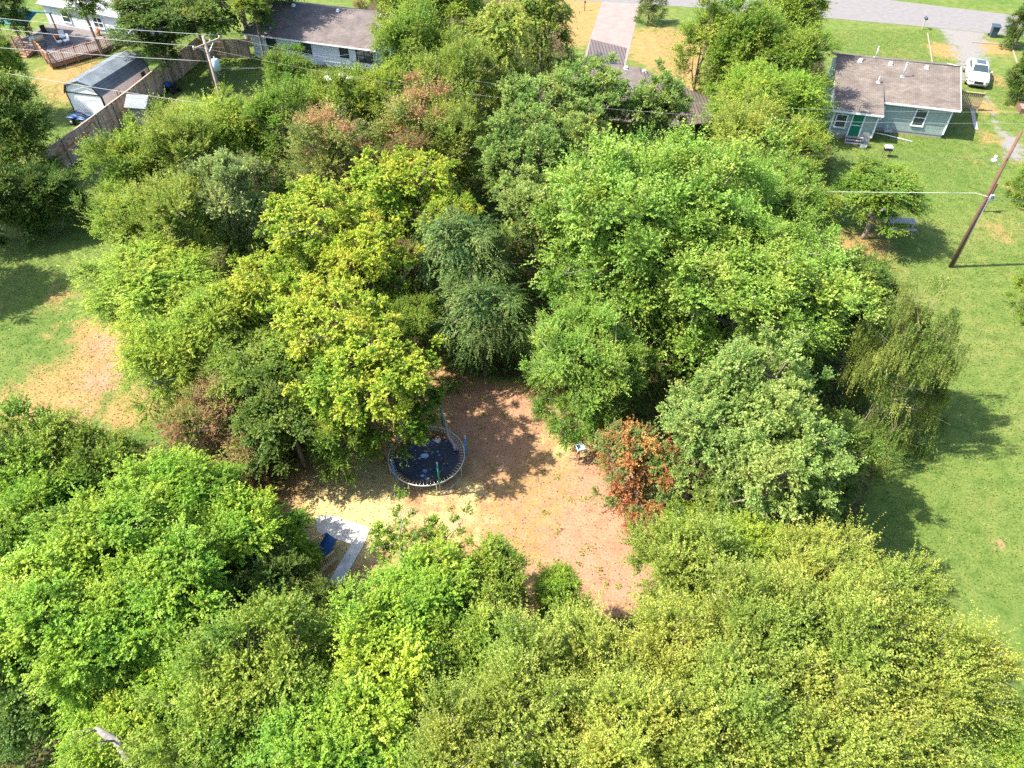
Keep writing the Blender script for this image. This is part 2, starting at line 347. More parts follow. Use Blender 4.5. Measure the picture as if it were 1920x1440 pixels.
# name: R, Rz, lobes, clumps, clump radius, twigs/clump, twig length, leaves/twig, leaf length, width, gravity bend, up bias, normal up
KIND = {
 'ash':    dict(R=3.2, Rz=2.6, lobes=15, cl=100, cr=.58, tw=42, tl=1.05, lf=24, L=.098, W=.034, bend=-.05, up=.85, nup=.7, fan=.7),
 'locust': dict(R=3.2, Rz=2.4, lobes=14, cl=105, cr=.58, tw=38, tl=1.0, lf=22, L=.100, W=.036, bend=-.28, up=.40, nup=1.0, fan=1.0),
 'elm':    dict(R=3.2, Rz=2.6, lobes=15, cl=105, cr=.56, tw=42, tl=.85, lf=18, L=.095, W=.046, bend=-.10, up=.55, nup=.7, fan=.8),
 'tuft':   dict(R=3.6, Rz=3.0, lobes=17, cl=180, cr=.40, tw=30, tl=.55, lf=15, L=.120, W=.046, bend=-.12, up=.80, nup=.6, fan=1.0),
 'maple':  dict(R=3.8, Rz=2.8, lobes=17, cl=200, cr=.40, tw=27, tl=.55, lf=15, L=.110, W=.050, bend=-.24, up=.45, nup=.8, fan=1.0),
 'cotton': dict(R=6.2, Rz=3.8, lobes=46, cl=360, cr=.62, tw=44, tl=.92, lf=17, L=.108, W=.054, bend=-.06, up=.50, nup=.6, fan=.9),
 'vine':   dict(R=3.4, Rz=2.3, lobes=12, cl=130, cr=.60, tw=44, tl=.78, lf=20, L=.084, W=.050, bend=-.22, up=.35, nup=1.4, fan=.9),
 'dark':   dict(R=3.6, Rz=2.8, lobes=15, cl=125, cr=.58, tw=38, tl=.85, lf=17, L=.110, W=.058, bend=-.15, up=.45, nup=.9, fan=.9),
 'spray':  dict(R=3.2, Rz=3.0, lobes=12, cl=85, cr=.62, tw=28, tl=1.4, lf=32, L=.085, W=.046, bend=-.75, up=.35, nup=1.2, fan=.9),
 'plume':  dict(R=3.2, Rz=3.0, lobes=12, cl=85, cr=.62, tw=26, tl=1.35, lf=22, L=.16, W=.050, bend=-.55, up=.75, nup=1.0, fan=.7),
 'willow': dict(R=3.2, Rz=2.9, lobes=12, cl=150, cr=.55, tw=30, tl=1.35, lf=24, L=.11, W=.026, bend=-1.8, up=.65, nup=.4, fan=.55),
 'grey':   dict(R=3.0, Rz=2.8, lobes=13, cl=110, cr=.50, tw=34, tl=.66, lf=16, L=.10, W=.048, bend=-.05, up=.9, nup=.6, fan=.8),
 'red':    dict(R=2.4, Rz=2.2, lobes=10, cl=95, cr=.42, tw=26, tl=.60, lf=13, L=.10, W=.042, bend=-.15, up=.4, nup=.8, fan=.9),
 'myrtle': dict(R=2.0, Rz=1.8, lobes=9, cl=60, cr=.42, tw=26, tl=.60, lf=13, L=.10, W=.042, bend=-.1, up=.6, nup=.8, fan=.9),
 'brown':  dict(R=2.6, Rz=2.0, lobes=10, cl=70, cr=.60, tw=30, tl=.75, lf=14, L=.09, W=.040, bend=-.2, up=.3, nup=.7, fan=.9),
 'mixed':  dict(R=3.0, Rz=2.2, lobes=12, cl=90, cr=.60, tw=34, tl=.88, lf=16, L=.095, W=.038, bend=-.08, up=.6, nup=.8, fan=.9),
 'sapling': dict(R=1.6, Rz=1.5, lobes=6, cl=22, cr=.30, tw=16, tl=.42, lf=9, L=.115, W=.060, bend=-.1, up=.6, nup=.7, fan=.9),
 'sparse': dict(R=1.8, Rz=4.0, lobes=9, cl=80, cr=.45, tw=22, tl=.80, lf=18, L=.10, W=.038, bend=-.1, up=.6, nup=.8, fan=.8),
}
def crown_data(kind, seed):
    k = KIND[kind]; rg = np.random.default_rng(seed)
    R, Rz, nl = k['R'], k['Rz'], k['lobes']
    sc = np.array([R, R, Rz])
    # lobes: one at the top centre, the rest spread round on a golden spiral
    nl += nl // 4; i = np.arange(nl); ga = i * 2.39996 + rg.uniform(0, 6); hgt = 1 - 1.5 * (i + .3) / nl
    # lobes fill the disc and end at uneven heights: a many-peaked crown, not one dome
    rad = np.sqrt((i + .35) / nl) * .80 * rg.uniform(.85, 1.12, nl)
    top = np.sqrt(np.clip(1 - rad ** 2, .05, 1)) * rg.uniform(.30, .95, nl) - np.where(rad > .62, .25, 0)
    lc = np.stack([rad * np.cos(ga), rad * np.sin(ga), top], -1)
    lr = rg.uniform(.22, .42, nl) * (1.2 if nl < 10 else 1.0)
    sk = i >= nl * .72                                   # the last lobes hang low round the trunk
    lc[sk] = np.stack([rg.uniform(.5, .78, nl) * np.cos(ga), rg.uniform(.5, .78, nl) * np.sin(ga), rg.uniform(-.85, -.15, nl)], -1)[sk]
    if kind == 'cotton': lr *= .72
    ltint = rg.normal(0, .07, nl)
    cand = []
    tries = 0
    while len(cand) < k['cl'] * 1.25 and tries < 20000:
        tries += 1
        j = rg.integers(nl); d = unit(rg.normal(size=3)); d[2] = d[2] if d[2] > -.7 else -d[2] * .6
        p = lc[j] + d * lr[j] * rg.uniform(.70, 1.15) * np.array([1, 1, 1.35 if d[2] > 0 else 2.0])
        if any(np.linalg.norm(p - lc[q]) < lr[q] * .72 for q in range(nl) if q != j): continue
        if cand and min(np.linalg.norm((p - c[0]) * sc) for c in cand) < k['cr'] * .62: continue
        cand.append((p, d, rg.uniform(.6, 1.35), ltint[j]))
    C = np.array([c[0] for c in cand]) * sc; C[:, 2] *= np.where(C[:, 2] < 0, 1.5, 1.0)
    C *= 1 + .13 * rg.normal(size=(len(C), 1)); D = unit(np.array([c[1] for c in cand]) * .6 + unit(np.array([c[0] for c in cand])) * .6)
    CS = np.array([c[2] for c in cand])
    nc = len(C); nt_ = k['tw']; nf = k['lf']
    ctint = rg.normal(0, .08, nc) + np.array([c[3] for c in cand])
    # inner filling clumps so that the crown is not hollow
    T = nc * nt_
    ci = np.repeat(np.arange(nc), nt_)
    d = unit(rg.normal(size=(T, 3))); base = C[ci] + d * (k['cr'] * CS[ci] * rg.uniform(0, .75, T))[:, None] * np.array([1, 1, .8])
    td = unit(d * k['fan'] + D[ci] * .7 + np.array([0, 0, k['up']]) + rg.normal(0, .22, (T, 3)))
    tl = k['tl'] * rg.uniform(.45, 1.15, T) * CS[ci] ** .5 * np.where(rg.uniform(0, 1, T) < (.22 if kind in ('ash', 'locust', 'elm') else .12), 1.75, 1.0)
    bend = k['bend'] * tl * rg.uniform(.6, 1.4, T)
    tt = np.linspace(.12, 1.0, nf)[None, :] + rg.uniform(-.03, .03, (T, nf))
    pos = base[:, None] + td[:, None] * (tl[:, None] * tt)[..., None]
    pos[..., 2] += bend[:, None] * tt ** 2
    if kind == 'willow':                       # strands run out, then hang straight down
        hang = np.clip(tt - .3, 0, 1)
        pos[..., :2] = base[:, None, :2] + td[:, None, :2] * (tl[:, None] * (np.minimum(tt, .3) + hang * .12) * .9)[..., None]
        pos[..., 2] = base[:, None, 2] + td[:, None, 2] * (tl[:, None] * np.minimum(tt, .3)) - hang * tl[:, None] * 1.15
    pos += rg.normal(0, .022, pos.shape)
    tang = td[:, None] * tl[:, None, None] + np.zeros_like(pos); tang[..., 2] += 2 * bend[:, None] * tt
    if kind == 'willow': tang = np.where((tt > .3)[..., None], np.array([0, 0, -1.]) + td[:, None] * .15, td[:, None] + 0 * pos)
    tang = unit(tang)
    outv = unit(pos / sc)
    nrm = unit(np.array([0, 0, k['nup']]) + outv * .45 + rg.normal(0, .60, pos.shape))
    side = unit(np.cross(nrm, tang)); sg = np.where(np.arange(nf) % 2 == 0, 1, -1)[None, :, None]
    ax = unit(tang * (.9 if kind != 'willow' else 2.5) + side * sg * .9 + rg.normal(0, .25, pos.shape) + np.array([0, 0, -.15]))
    sv = unit(np.cross(nrm, ax))
    cs2 = rg.uniform(.68, 1.25, nc)[ci][:, None, None]; L = k['L'] * cs2 * rg.uniform(.65, 1.25, (T, nf, 1)); W = k['W'] * cs2 * rg.uniform(.7, 1.25, (T, nf, 1))
    tip = pos + ax * L
    p0 = pos; p1 = pos + ax * L * .45 + sv * W; p3 = pos + ax * L * .45 - sv * W; p2 = tip.copy(); p2[..., 2] -= .12 * L[..., 0]
    V = np.stack([p0, p1, p2, p3], 2).reshape(-1, 3).astype(np.float32)
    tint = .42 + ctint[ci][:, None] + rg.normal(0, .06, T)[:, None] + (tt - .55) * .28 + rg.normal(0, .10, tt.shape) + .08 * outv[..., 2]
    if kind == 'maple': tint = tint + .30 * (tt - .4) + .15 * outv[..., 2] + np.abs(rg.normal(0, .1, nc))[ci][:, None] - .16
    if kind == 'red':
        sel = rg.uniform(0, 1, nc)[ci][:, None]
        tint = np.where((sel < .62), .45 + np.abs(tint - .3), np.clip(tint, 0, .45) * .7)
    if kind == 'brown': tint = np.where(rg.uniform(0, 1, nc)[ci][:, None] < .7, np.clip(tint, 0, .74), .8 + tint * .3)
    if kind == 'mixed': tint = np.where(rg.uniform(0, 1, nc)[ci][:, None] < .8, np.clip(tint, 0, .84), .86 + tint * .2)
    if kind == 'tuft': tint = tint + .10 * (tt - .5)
    return V, np.clip(tint, 0, 1).ravel().astype(np.float32), C, base, td, tl

def crown_mesh(kind, seed, hc):
    V, tint, C, base, td, tl = crown_data(kind, seed)
    F = np.arange(len(V), dtype=np.int32).reshape(-1, 4)
    me = np_mesh("crown", V, F)
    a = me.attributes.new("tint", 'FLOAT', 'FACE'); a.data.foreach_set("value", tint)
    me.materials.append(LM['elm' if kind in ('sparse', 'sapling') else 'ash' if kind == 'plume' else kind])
    # trunk and limbs reaching to the clumps
    rnd = random.Random(seed); b = MB(); R = KIND[kind]['R']; Rz = KIND[kind]['Rz']
    r0 = .045 * R + .05
    lean = Vector((rnd.uniform(-.4, .4), rnd.uniform(-.4, .4), 0))
    tp = [Vector((0, 0, -9)), Vector(lean * .3) + Vector((0, 0, -8)), Vector(lean * .6) + Vector((0, 0, -Rz * .8)), Vector(lean * .8), Vector((0, 0, Rz * .45))]
    b.tube(tp, [r0 * 1.35, r0, r0 * .85, r0 * .5, r0 * .12], 8)
    idx = list(range(len(C))); rnd.shuffle(idx)
    prim = idx[:9]; ends = []
    for q in prim:
        c = Vector(C[q]); s = tp[2].lerp(tp[3], rnd.uniform(0, .9))
        m1 = s.lerp(c, .35) + Vector((rnd.uniform(-.3, .3), rnd.uniform(-.3, .3), .1)); m2 = s.lerp(c, .7) + Vector((rnd.uniform(-.3, .3), rnd.uniform(-.3, .3), .0))
        b.tube([s, m1, m2, c * .93], [r0 * .45, r0 * .34, r0 * .2, r0 * .07], 6); ends.append((m1, m2))
    over = {'cotton': 1.4, 'ash': 1.5, 'mixed': 1.3, 'brown': 1.2, 'grey': 1.0}.get(kind, .5)
    for q in idx[9:9 + min(130, len(idx))]:
        c = Vector(C[q]); e = min(ends, key=lambda e: min((e[0] - c).length, (e[1] - c).length))
        s = e[0] if (e[0] - c).length < (e[1] - c).length else e[1]
        o = Vector(unit(C[q] / np.array([R, R, Rz]))) * KIND[kind]['cr'] * over
        b.tube([s, s.lerp(c, .5) + Vector((rnd.uniform(-.2, .2), rnd.uniform(-.2, .2), .05)), c, c + o], [r0 * .16, r0 * .10, r0 * .05, .006], 4, cap=False)
    m_tw = 260 if kind in ('cotton', 'ash', 'mixed', 'brown', 'grey') else 100
    for q in np.random.default_rng(seed + 5).integers(0, len(base), m_tw):
        s = Vector(base[q]); e = s + Vector(td[q]) * float(tl[q]) * .8
        b.tube([s, e], [.013, .005], 3, cap=False)
    tme_o = b.build("trunk", M_barkpale if kind in ('cotton', 'ash', 'locust', 'mixed', 'grey', 'sapling') else M_bark)
    return me, tme_o.data, tme_o
PROTO = {}
HC = {k: 5.5 for k in KIND}
def proto(kind, var):
    if (kind, var) not in PROTO:
        me, tme, tmp = crown_mesh(kind, sum(map(ord, kind)) * 7 + 31 * var, HC[kind])
        bpy.data.objects.remove(tmp); PROTO[(kind, var)] = (me, tme)
    return PROTO[(kind, var)]
NAMES = {'ash': 'ash_tree', 'locust': 'locust_tree', 'elm': 'elm_tree', 'tuft': 'broadleaf_tree', 'maple': 'maple_tree', 'cotton': 'cottonwood_tree', 'vine': 'vine_covered_tree', 'dark': 'shade_tree', 'spray': 'drooping_tree', 'plume': 'pecan_tree',
         'willow': 'willow_tree', 'grey': 'silvery_tree', 'red': 'red_shrub', 'myrtle': 'flowering_shrub', 'brown': 'withered_tree', 'mixed': 'thinning_tree', 'sparse': 'slender_tree', 'sapling': 'sapling'}
trnd = random.Random(11)
def tree(kind, px, py, rpx, zc, label, group=None, var=None, zf=1.0, base=None):
    c = at(px, py, zc); r = rpx * (1.04 if py > 620 else .93) * depth_of(c) / FPX
    k = KIND[kind]
    var = trnd.randrange(2) if var is None else var
    if kind == 'elm' and zc <= 3.5: zf = 1.0
    me, tme = proto(kind, var); s = r / k['R']; rot = trnd.uniform(0, 6.28)
    sz = min(s * zf, (zc - .15) / (k['Rz'] * .75)) if kind != 'willow' else s * zf
    gx_, gy_ = (c.x, c.y)
    t = thing(NAMES[kind], label, 'shrub' if kind in ('red', 'myrtle') else 'tree', (gx_, gy_, 0), 0, group)
    o = bpy.data.objects.new("crown", me); COL.objects.link(o); o.parent = t; o.location = (0, 0, zc); o.scale = (s * trnd.uniform(.88, 1.14), s * trnd.uniform(.88, 1.14), sz); o.rotation_euler = (trnd.uniform(-.1, .1), trnd.uniform(-.1, .1), rot)
    tm = tme.copy(); co_ = np.empty(len(tm.vertices) * 3, np.float32); tm.vertices.foreach_get("co", co_); co_ = co_.reshape(-1, 3) * np.array([s, s, sz], np.float32)
    co_[:, 2] += zc; co_[0:8, 2] = -.1; co_[8:16, 2] = .35        # the stem's foot stands in the ground
    co_[16:, 2] = np.maximum(co_[16:, 2], .3)
    tm.vertices.foreach_set("co", co_.ravel()); tm.update()
    q = bpy.data.objects.new("trunk", tm); COL.objects.link(q); q.parent = t; q.rotation_euler = (0, 0, rot)
    return t

GL, GO, GB = 'trees of the grove', 'olive trees along the near edge', 'vine covered trees at the lower left'
T = [
 # upper left yard and beyond
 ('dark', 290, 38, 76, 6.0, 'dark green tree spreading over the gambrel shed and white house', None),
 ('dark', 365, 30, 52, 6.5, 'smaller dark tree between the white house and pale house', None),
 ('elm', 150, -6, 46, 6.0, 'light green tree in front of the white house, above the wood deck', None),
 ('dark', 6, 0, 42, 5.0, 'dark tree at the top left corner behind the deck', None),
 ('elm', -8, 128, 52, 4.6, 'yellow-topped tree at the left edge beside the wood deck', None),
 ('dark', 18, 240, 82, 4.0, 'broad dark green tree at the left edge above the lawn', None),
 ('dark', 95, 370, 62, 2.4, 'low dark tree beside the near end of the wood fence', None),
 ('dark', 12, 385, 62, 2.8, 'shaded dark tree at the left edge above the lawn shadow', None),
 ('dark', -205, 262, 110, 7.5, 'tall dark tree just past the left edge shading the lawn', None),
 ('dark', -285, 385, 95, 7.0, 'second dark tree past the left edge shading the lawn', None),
 ('elm', 470, 5, 36, 6.0, 'small tree at the top edge by the lawn of the pale house', None),
 ('dark', 425, -75, 110, 8.5, 'tall dark tree beyond the top edge shading the shingle roof', None),
 ('elm', 1060, 1150, 44, 3.6, 'low leafy tree beside the shadowed notch of soil', GO),
 # grove, far part
 ('elm', 548, 150, 50, 5.2, 'airy light green tree in front of the pale house wall', GL),
 ('locust', 425, 260, 80, 5.0, 'feathery tree in front of the utility pole with transformer', GL),
 ('elm', 530, 250, 80, 5.6, 'olive-green tree below the airy tree at the pale house', GL),
 ('elm', 255, 325, 78, 4.6, 'dense green tree beside the wood fence with red paint marks', GL),
 ('ash', 345, 300, 76, 5.2, 'pale green tree right of the small playhouse', GL),
 ('elm', 240, 430, 72, 5.0, 'green tree at the grove left rim above the shaded lawn', GL),
 ('ash', 330, 420, 75, 5.8, 'olive tree left of the silvery grey-green tree', GL),
 ('grey', 450, 385, 82, 5.8, 'silvery grey-green tree in the left part of the grove', GL),
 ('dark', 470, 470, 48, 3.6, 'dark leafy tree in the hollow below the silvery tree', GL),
 ('mixed', 620, 290, 80, 6.0, 'thinning tree with bare twigs above the yellow maples', GL),
 ('elm', 625, 215, 62, 5.0, 'green tree below the windows of the pale house', GL),
 ('elm', 712, 195, 66, 5.5, 'green tree right of the pale house', GL),
 ('mixed', 790, 250, 82, 5.5, 'thinning tree with reddish dead patches in the upper grove', GL),
 ('brown', 770, 290, 44, 5.8, 'reddish-brown withered tree amid the upper grove', GL),
 ('elm', 775, 100, 70, 6.0, 'bright green tree right of the tan roof end', GL),
 ('elm', 830, 40, 82, 6.5, 'tall green tree at the top edge left of the driveway', GL),
 ('plume', 930, 100, 70, 6.5, 'arching plumed tree left of the brown-roofed house', GL),
 ('plume', 1012, 62, 66, 6.0, 'arching plumed tree beside the driveway dry grass', GL),
 ('ash', 860, 170, 76, 6.0, 'olive tree below the plumed trees', GL),
 ('elm', 750, 25, 50, 5.5, 'leafy tree at the top edge above the tan roof end', GL),
 ('ash', 850, 265, 60, 5.5, 'olive tree between the withered tree and the bluish trees', GL),
 ('tuft', 1015, 225, 80, 6.0, 'bluish-green tufted tree left of the brown shingle roof', GL),
 ('tuft', 1115, 205, 84, 6.2, 'bluish-green tufted tree hiding the brown shingle roof', GL),
 ('tuft', 1225, 224, 78, 5.8, 'bluish-green tufted tree at the right end of the brown roof', GL),
 ('tuft', 980, 310, 88, 6.5, 'bluish-green tufted tree in the middle of the upper grove', GL),
 ('tuft', 1080, 290, 76, 6.0, 'bluish-green tufted tree behind the large fresh green tree', GL),
 ('tuft', 1000, 400, 70, 5.5, 'lowest bluish-green tufted tree beside the dark gap', GL),
 ('sparse', 1310, 120, 44, 4.6, 'slender airy tree on the dry lawn by the brown house', None),
 ('sparse', 1345, 155, 30, 3.6, 'thin see-through sapling right of the slender airy tree', None),
 ('elm', 1400, 90, 76, 6.5, 'green tree below the road left of the sage house', GL),
 ('elm', 1470, 40, 70, 7.0, 'tall green tree overlapping the road', GL),
 ('elm', 1482, 120, 64, 6.2, 'leafy tree casting shade on the sage house roof', GL),
 ('locust', 1400, 200, 76, 6.0, 'olive tree in front of the slender tree, left of the sage house', GL),
 ('locust', 1478, 205, 66, 5.6, 'olive-green tree touching the left wall of the sage house', GL),
 ('ash', 1390, 270, 70, 6.0, 'olive tree below the overhead wires', GL),
 ('elm', 1500, 290, 60, 5.2, 'tree with a bare pale branch beside the back steps', GL),
 # grove, centre
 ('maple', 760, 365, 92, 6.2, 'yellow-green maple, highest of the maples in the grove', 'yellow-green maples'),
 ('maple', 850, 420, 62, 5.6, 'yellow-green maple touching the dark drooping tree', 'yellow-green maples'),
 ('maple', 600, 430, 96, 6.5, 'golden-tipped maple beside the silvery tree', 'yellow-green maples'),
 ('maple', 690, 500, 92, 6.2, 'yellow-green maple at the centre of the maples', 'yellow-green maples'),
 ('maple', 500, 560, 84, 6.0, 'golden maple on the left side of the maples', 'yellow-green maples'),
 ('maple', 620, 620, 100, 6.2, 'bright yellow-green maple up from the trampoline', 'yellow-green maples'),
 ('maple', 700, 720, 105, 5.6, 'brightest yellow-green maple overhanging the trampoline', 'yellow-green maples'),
 ('elm', 785, 610, 50, 4.2, 'green shoot-like tree between the maples and the dark drooping tree', GL),
 ('spray', 868, 495, 80, 5.0, 'dark teal drooping tree in the middle of the grove', None),
 ('spray', 905, 612, 76, 3.8, 'dark teal drooping tree lower down at the clearing edge', None),
 ('brown', 770, 500, 46, 4.5, 'withered brown tree left of the dark drooping tree', GL),
 ('locust', 290, 545, 112, 5.2, 'bright feathery tree on the grove left rim above bare soil', GL),
 ('locust', 410, 610, 72, 5.6, 'bright feathery tree left of the golden maple', GL),
 ('locust', 320, 690, 86, 4.2, 'feathery tree overhanging the dry lawn patch', GL),
 ('elm', 470, 680, 78, 4.8, 'green tree with red-brown leaves left of the bright maple', GL),
 ('brown', 430, 740, 60, 3.4, 'withered brown tree at the lower left of the maples', GL),
 ('brown', 460, 855, 56, 2.0, 'rust-brown withered bush by the shaded soil', GL),
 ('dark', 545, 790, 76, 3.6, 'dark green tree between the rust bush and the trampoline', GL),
 ('mixed', 370, 800, 66, 2.8, 'thin brownish scrub tree above the vine mounds', GL),
 ('elm', 640, 825, 56, 3.2, 'low leafy tree left of the trampoline', GL),
 # big fresh green tree and right side
 ('cotton', 1220, 440, 215, 6.8, 'huge fresh green tree with pale branches in the grove centre right', None),
 ('cotton', 1395, 545, 190, 6.0, 'huge fresh green tree at the right edge of the grove', None),
 ('cotton', 1095, 685, 118, 4.2, 'spreading light green tree overhanging the clearing soil', None),
 ('cotton', 1425, 385, 118, 5.8, 'fresh green tree behind the huge ones near the round picnic tree', None),
 ('dark', 1590, 540, 76, 5.0, 'dark oak-like tree sticking out over the right lawn', None),
 ('locust', 1530, 385, 36, 4.4, 'small olive tree at the grove edge left of the picnic tree', GL),
 ('tuft', 1410, 770, 112, 7.1, 'pale green tufted tree left of the willow', 'pale tufted trees by the red shrub'),
 ('tuft', 1320, 820, 92, 5.6, 'pale green tufted tree above the red shrub', 'pale tufted trees by the red shrub'),
 ('tuft', 1455, 892, 124, 7.0, 'lowest pale green tufted tree, casting shade on the lawn', 'pale tufted trees by the red shrub'),
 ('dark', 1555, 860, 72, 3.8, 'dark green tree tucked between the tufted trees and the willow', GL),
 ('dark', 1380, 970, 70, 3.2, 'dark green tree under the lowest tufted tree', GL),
 ('vine', 1290, 985, 46, 2.2, 'low green bush right of the red shrub', GL),
 ('willow', 1685, 690, 96, 4.4, 'weeping willow on the right lawn', None),
 ('elm', 1652, 358, 76, 3.9, 'round yellowish tree over the picnic table', None),
 ('red', 1190, 890, 76, 2.2, 'red-leaved shrub at the right rim of the clearing', None),
 ('red', 1215, 990, 40, 1.3, 'small half-green red-leaved shrub below the larger one', None),
 # near edge, olive
 ('ash', 1300, 1085, 104, 5.5, 'olive tree at the right rim of the salmon soil', GO),
 ('locust', 1390, 1050, 72, 5.2, 'olive tree left of the dark lawn shadow', GO),
 ('ash', 1530, 1090, 84, 6.2, 'golden-tipped olive tree in front of the dark lawn shadow', GO),
 ('ash', 1660, 1150, 88, 6.0, 'olive tree with bare twigs at the lawn edge', GO),
 ('ash', 1560, 1230, 130, 6.8, 'olive tree in the middle of the lower right trees', GO),
 ('ash', 1400, 1200, 120, 6.8, 'olive tree below the salmon soil corner', GO),
 ('ash', 1720, 1280, 118, 6.0, 'olive tree reaching furthest onto the right lawn', GO),
 ('ash', 1260, 1250, 112, 6.5, 'olive tree in the middle of the bottom row', GO),
 ('ash', 1120, 1290, 112, 6.5, 'olive tree below the shadowed soil notch', GO),
 ('ash', 1000, 1330, 120, 7.0, 'olive tree right of the bright bottom tree', GO),
 ('ash', 1200, 1410, 130, 7.5, 'olive tree cut by the bottom edge at the centre', GO),
 ('ash', 1370, 1370, 130, 7.5, 'olive tree cut by the bottom edge right of centre', GO),
 ('ash', 1530, 1400, 130, 7.2, 'olive tree cut by the bottom edge under the lower right trees', GO),
 ('ash', 1680, 1420, 110, 6.5, 'olive tree cut by the bottom edge near the lawn', GO),
 ('locust', 1890, 1390, 72, 4.5, 'small olive tree at the bottom right corner', GO),
 ('ash', 860, 1440, 120, 7.0, 'olive tree at the bottom edge left of centre', GO),
 ('locust', 1045, 1105, 46, 4.4, 'thin tree at the bottom rim of the soil clearing', GO),
 ('elm', 925, 1095, 70, 5.5, 'dark leafy green tree at the bottom rim of the clearing', GO),
 ('vine', 795, 1120, 94, 6.0, 'vivid green tree just below the white slab path', GO),
 ('sapling', 745, 1010, 48, 5.2, 'sparse bare-branched sapling rising over the straw ground', None),
 ('sapling', 830, 1010, 40, 4.6, 'sparse sapling with large leaves below the trampoline', None),
 ('vine', 730, 1240, 120, 6.2, 'vivid green tree below the dark hollow', GO),
 ('elm', 900, 1225, 82, 5.8, 'green tree below the dark leafy tree at the clearing rim', GO),
 ('vine', 640, 1390, 130, 6.5, 'vivid green tree at the bottom edge right of the dead limb', GO),
 ('elm', 520, 1270, 125, 6.2, 'yellowish-green tree above the dead limb', GO),
 ('elm', 420, 1390, 110, 5.6, 'yellowish-green tree at the bottom edge by the dead limb', GO),
 # vine mounds lower left
 ('vine', 330, 945, 104, 3.4, 'bright vine mound nearest the rust-brown bush', GB),
 ('vine', 425, 1020, 108, 3.1, 'vine mound above the dark hollow', GB),
 ('vine', 520, 1025, 60, 2.0, 'vine mound reaching the white slab path', GB),
 ('elm', 85, 870, 92, 3.4, 'olive tree at the left edge below the lawn', GB),
 ('elm', 205, 880, 70, 3.0, 'olive tree at the lower rim of the left lawn', GB),
 ('vine', 60, 960, 96, 3.6, 'dark vine mound at the left edge', GB),
 ('vine', 200, 1030, 112, 4.6, 'vine mound in the middle of the left trees', GB),
 ('vine', 320, 1120, 104, 4.8, 'vine mound left of the dark hollow', GB),
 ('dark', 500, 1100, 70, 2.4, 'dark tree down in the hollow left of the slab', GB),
 ('vine', 60, 1150, 110, 4.6, 'yellow-green vine tree at the left edge', GB),
 ('vine', 180, 1200, 108, 4.8, 'yellow-green vine tree right of the one at the left edge', GB),
 ('vine', 330, 1270, 100, 3.8, 'vivid vine mound above the fallen dead limb', GB),
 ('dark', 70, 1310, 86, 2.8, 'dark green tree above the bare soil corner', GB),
 ('vine', 220, 1390, 96, 3.6, 'vine tree left of the dead limb at the bottom edge', GB),
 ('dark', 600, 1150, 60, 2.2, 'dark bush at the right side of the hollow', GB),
 # right edge
 ('dark', 1925, 40, 34, 2.8, 'dark tree at the top right corner by the road', None),
 ('dark', 1935, 135, 38, 2.8, 'dark tree at the right edge beside the car', None),
 ('elm', 1942, 330, 42, 2.2, 'light tree at the right edge behind the leaning pole', None),
 ('elm', 1955, 540, 48, 2.2, 'light tree at the right edge below the leaning pole', None),
 ('myrtle', 1218, 14, 27, 1.7, 'pink-flowering round bush beside the concrete driveway', None),
 ('brown', 676, 14, 16, 1.0, 'reddish bush behind the shaded shingle roof', None),
]
for t in T:
    zf = .55 if t[1] in (290, 365, 1652, 150, 470) else 1.0       # lawn trees with clear stems
    tree(*t[:6], group=t[6], zf=zf)
# low growth on the forest floor
def scatter_leaves(name, m, pts, hmax, L, W, up=1.0, seed=3, tlo=.2, thi=.7):
    rg = np.random.default_rng(seed); n = len(pts)
    p = np.concatenate([pts, rg.uniform(.02, 1, (n, 1)) ** 1.3 * hmax[:, None]], 1)
    a = unit(rg.normal(size=(n, 3)) * np.array([1, 1, .5])); nn = unit(rg.normal(0, .5, (n, 3)) + np.array([0, 0, up])); sv = unit(np.cross(nn, a))
    l = L * rg.uniform(.6, 1.3, (n, 1)); w = W * rg.uniform(.6, 1.3, (n, 1))
    V = np.stack([p, p + a * l * .45 + sv * w, p + a * l, p + a * l * .45 - sv * w], 1).reshape(-1, 3).astype(np.float32)
    me = np_mesh(name, V, np.arange(len(V), dtype=np.int32).reshape(-1, 4))
    at_ = me.attributes.new("tint", 'FLOAT', 'FACE'); at_.data.foreach_set("value", rg.uniform(tlo, thi, n).astype(np.float32))
    me.materials.append(m); o = bpy.data.objects.new(name, me); COL.objects.link(o); return tag(o, kind="stuff")
def pick(mask_arr, n, seed, xr, yr):
    """random ground points drawn where the mask (on the ground grid) is high"""
    rg = np.random.default_rng(seed); out = []
    P_ = np.stack([rg.uniform(*xr, n * 3), rg.uniform(*yr, n * 3)], 1)
    ix = np.clip(np.searchsorted(gx, P_[:, 0]) - 1, 0, len(gx) - 1); iy = np.clip(np.searchsorted(gy, P_[:, 1]) - 1, 0, len(gy) - 1)
    return P_[rg.uniform(0, 1, len(P_)) < mask_arr[iy, ix]][:n]
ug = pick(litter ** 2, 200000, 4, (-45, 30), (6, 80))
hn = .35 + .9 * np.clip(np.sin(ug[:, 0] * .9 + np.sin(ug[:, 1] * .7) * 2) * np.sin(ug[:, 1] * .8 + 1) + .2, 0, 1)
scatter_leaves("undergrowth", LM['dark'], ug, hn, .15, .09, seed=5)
print("tree protos", len(PROTO), "faces", sum(len(p[0].polygons) for p in PROTO.values()), "trees", len(T))

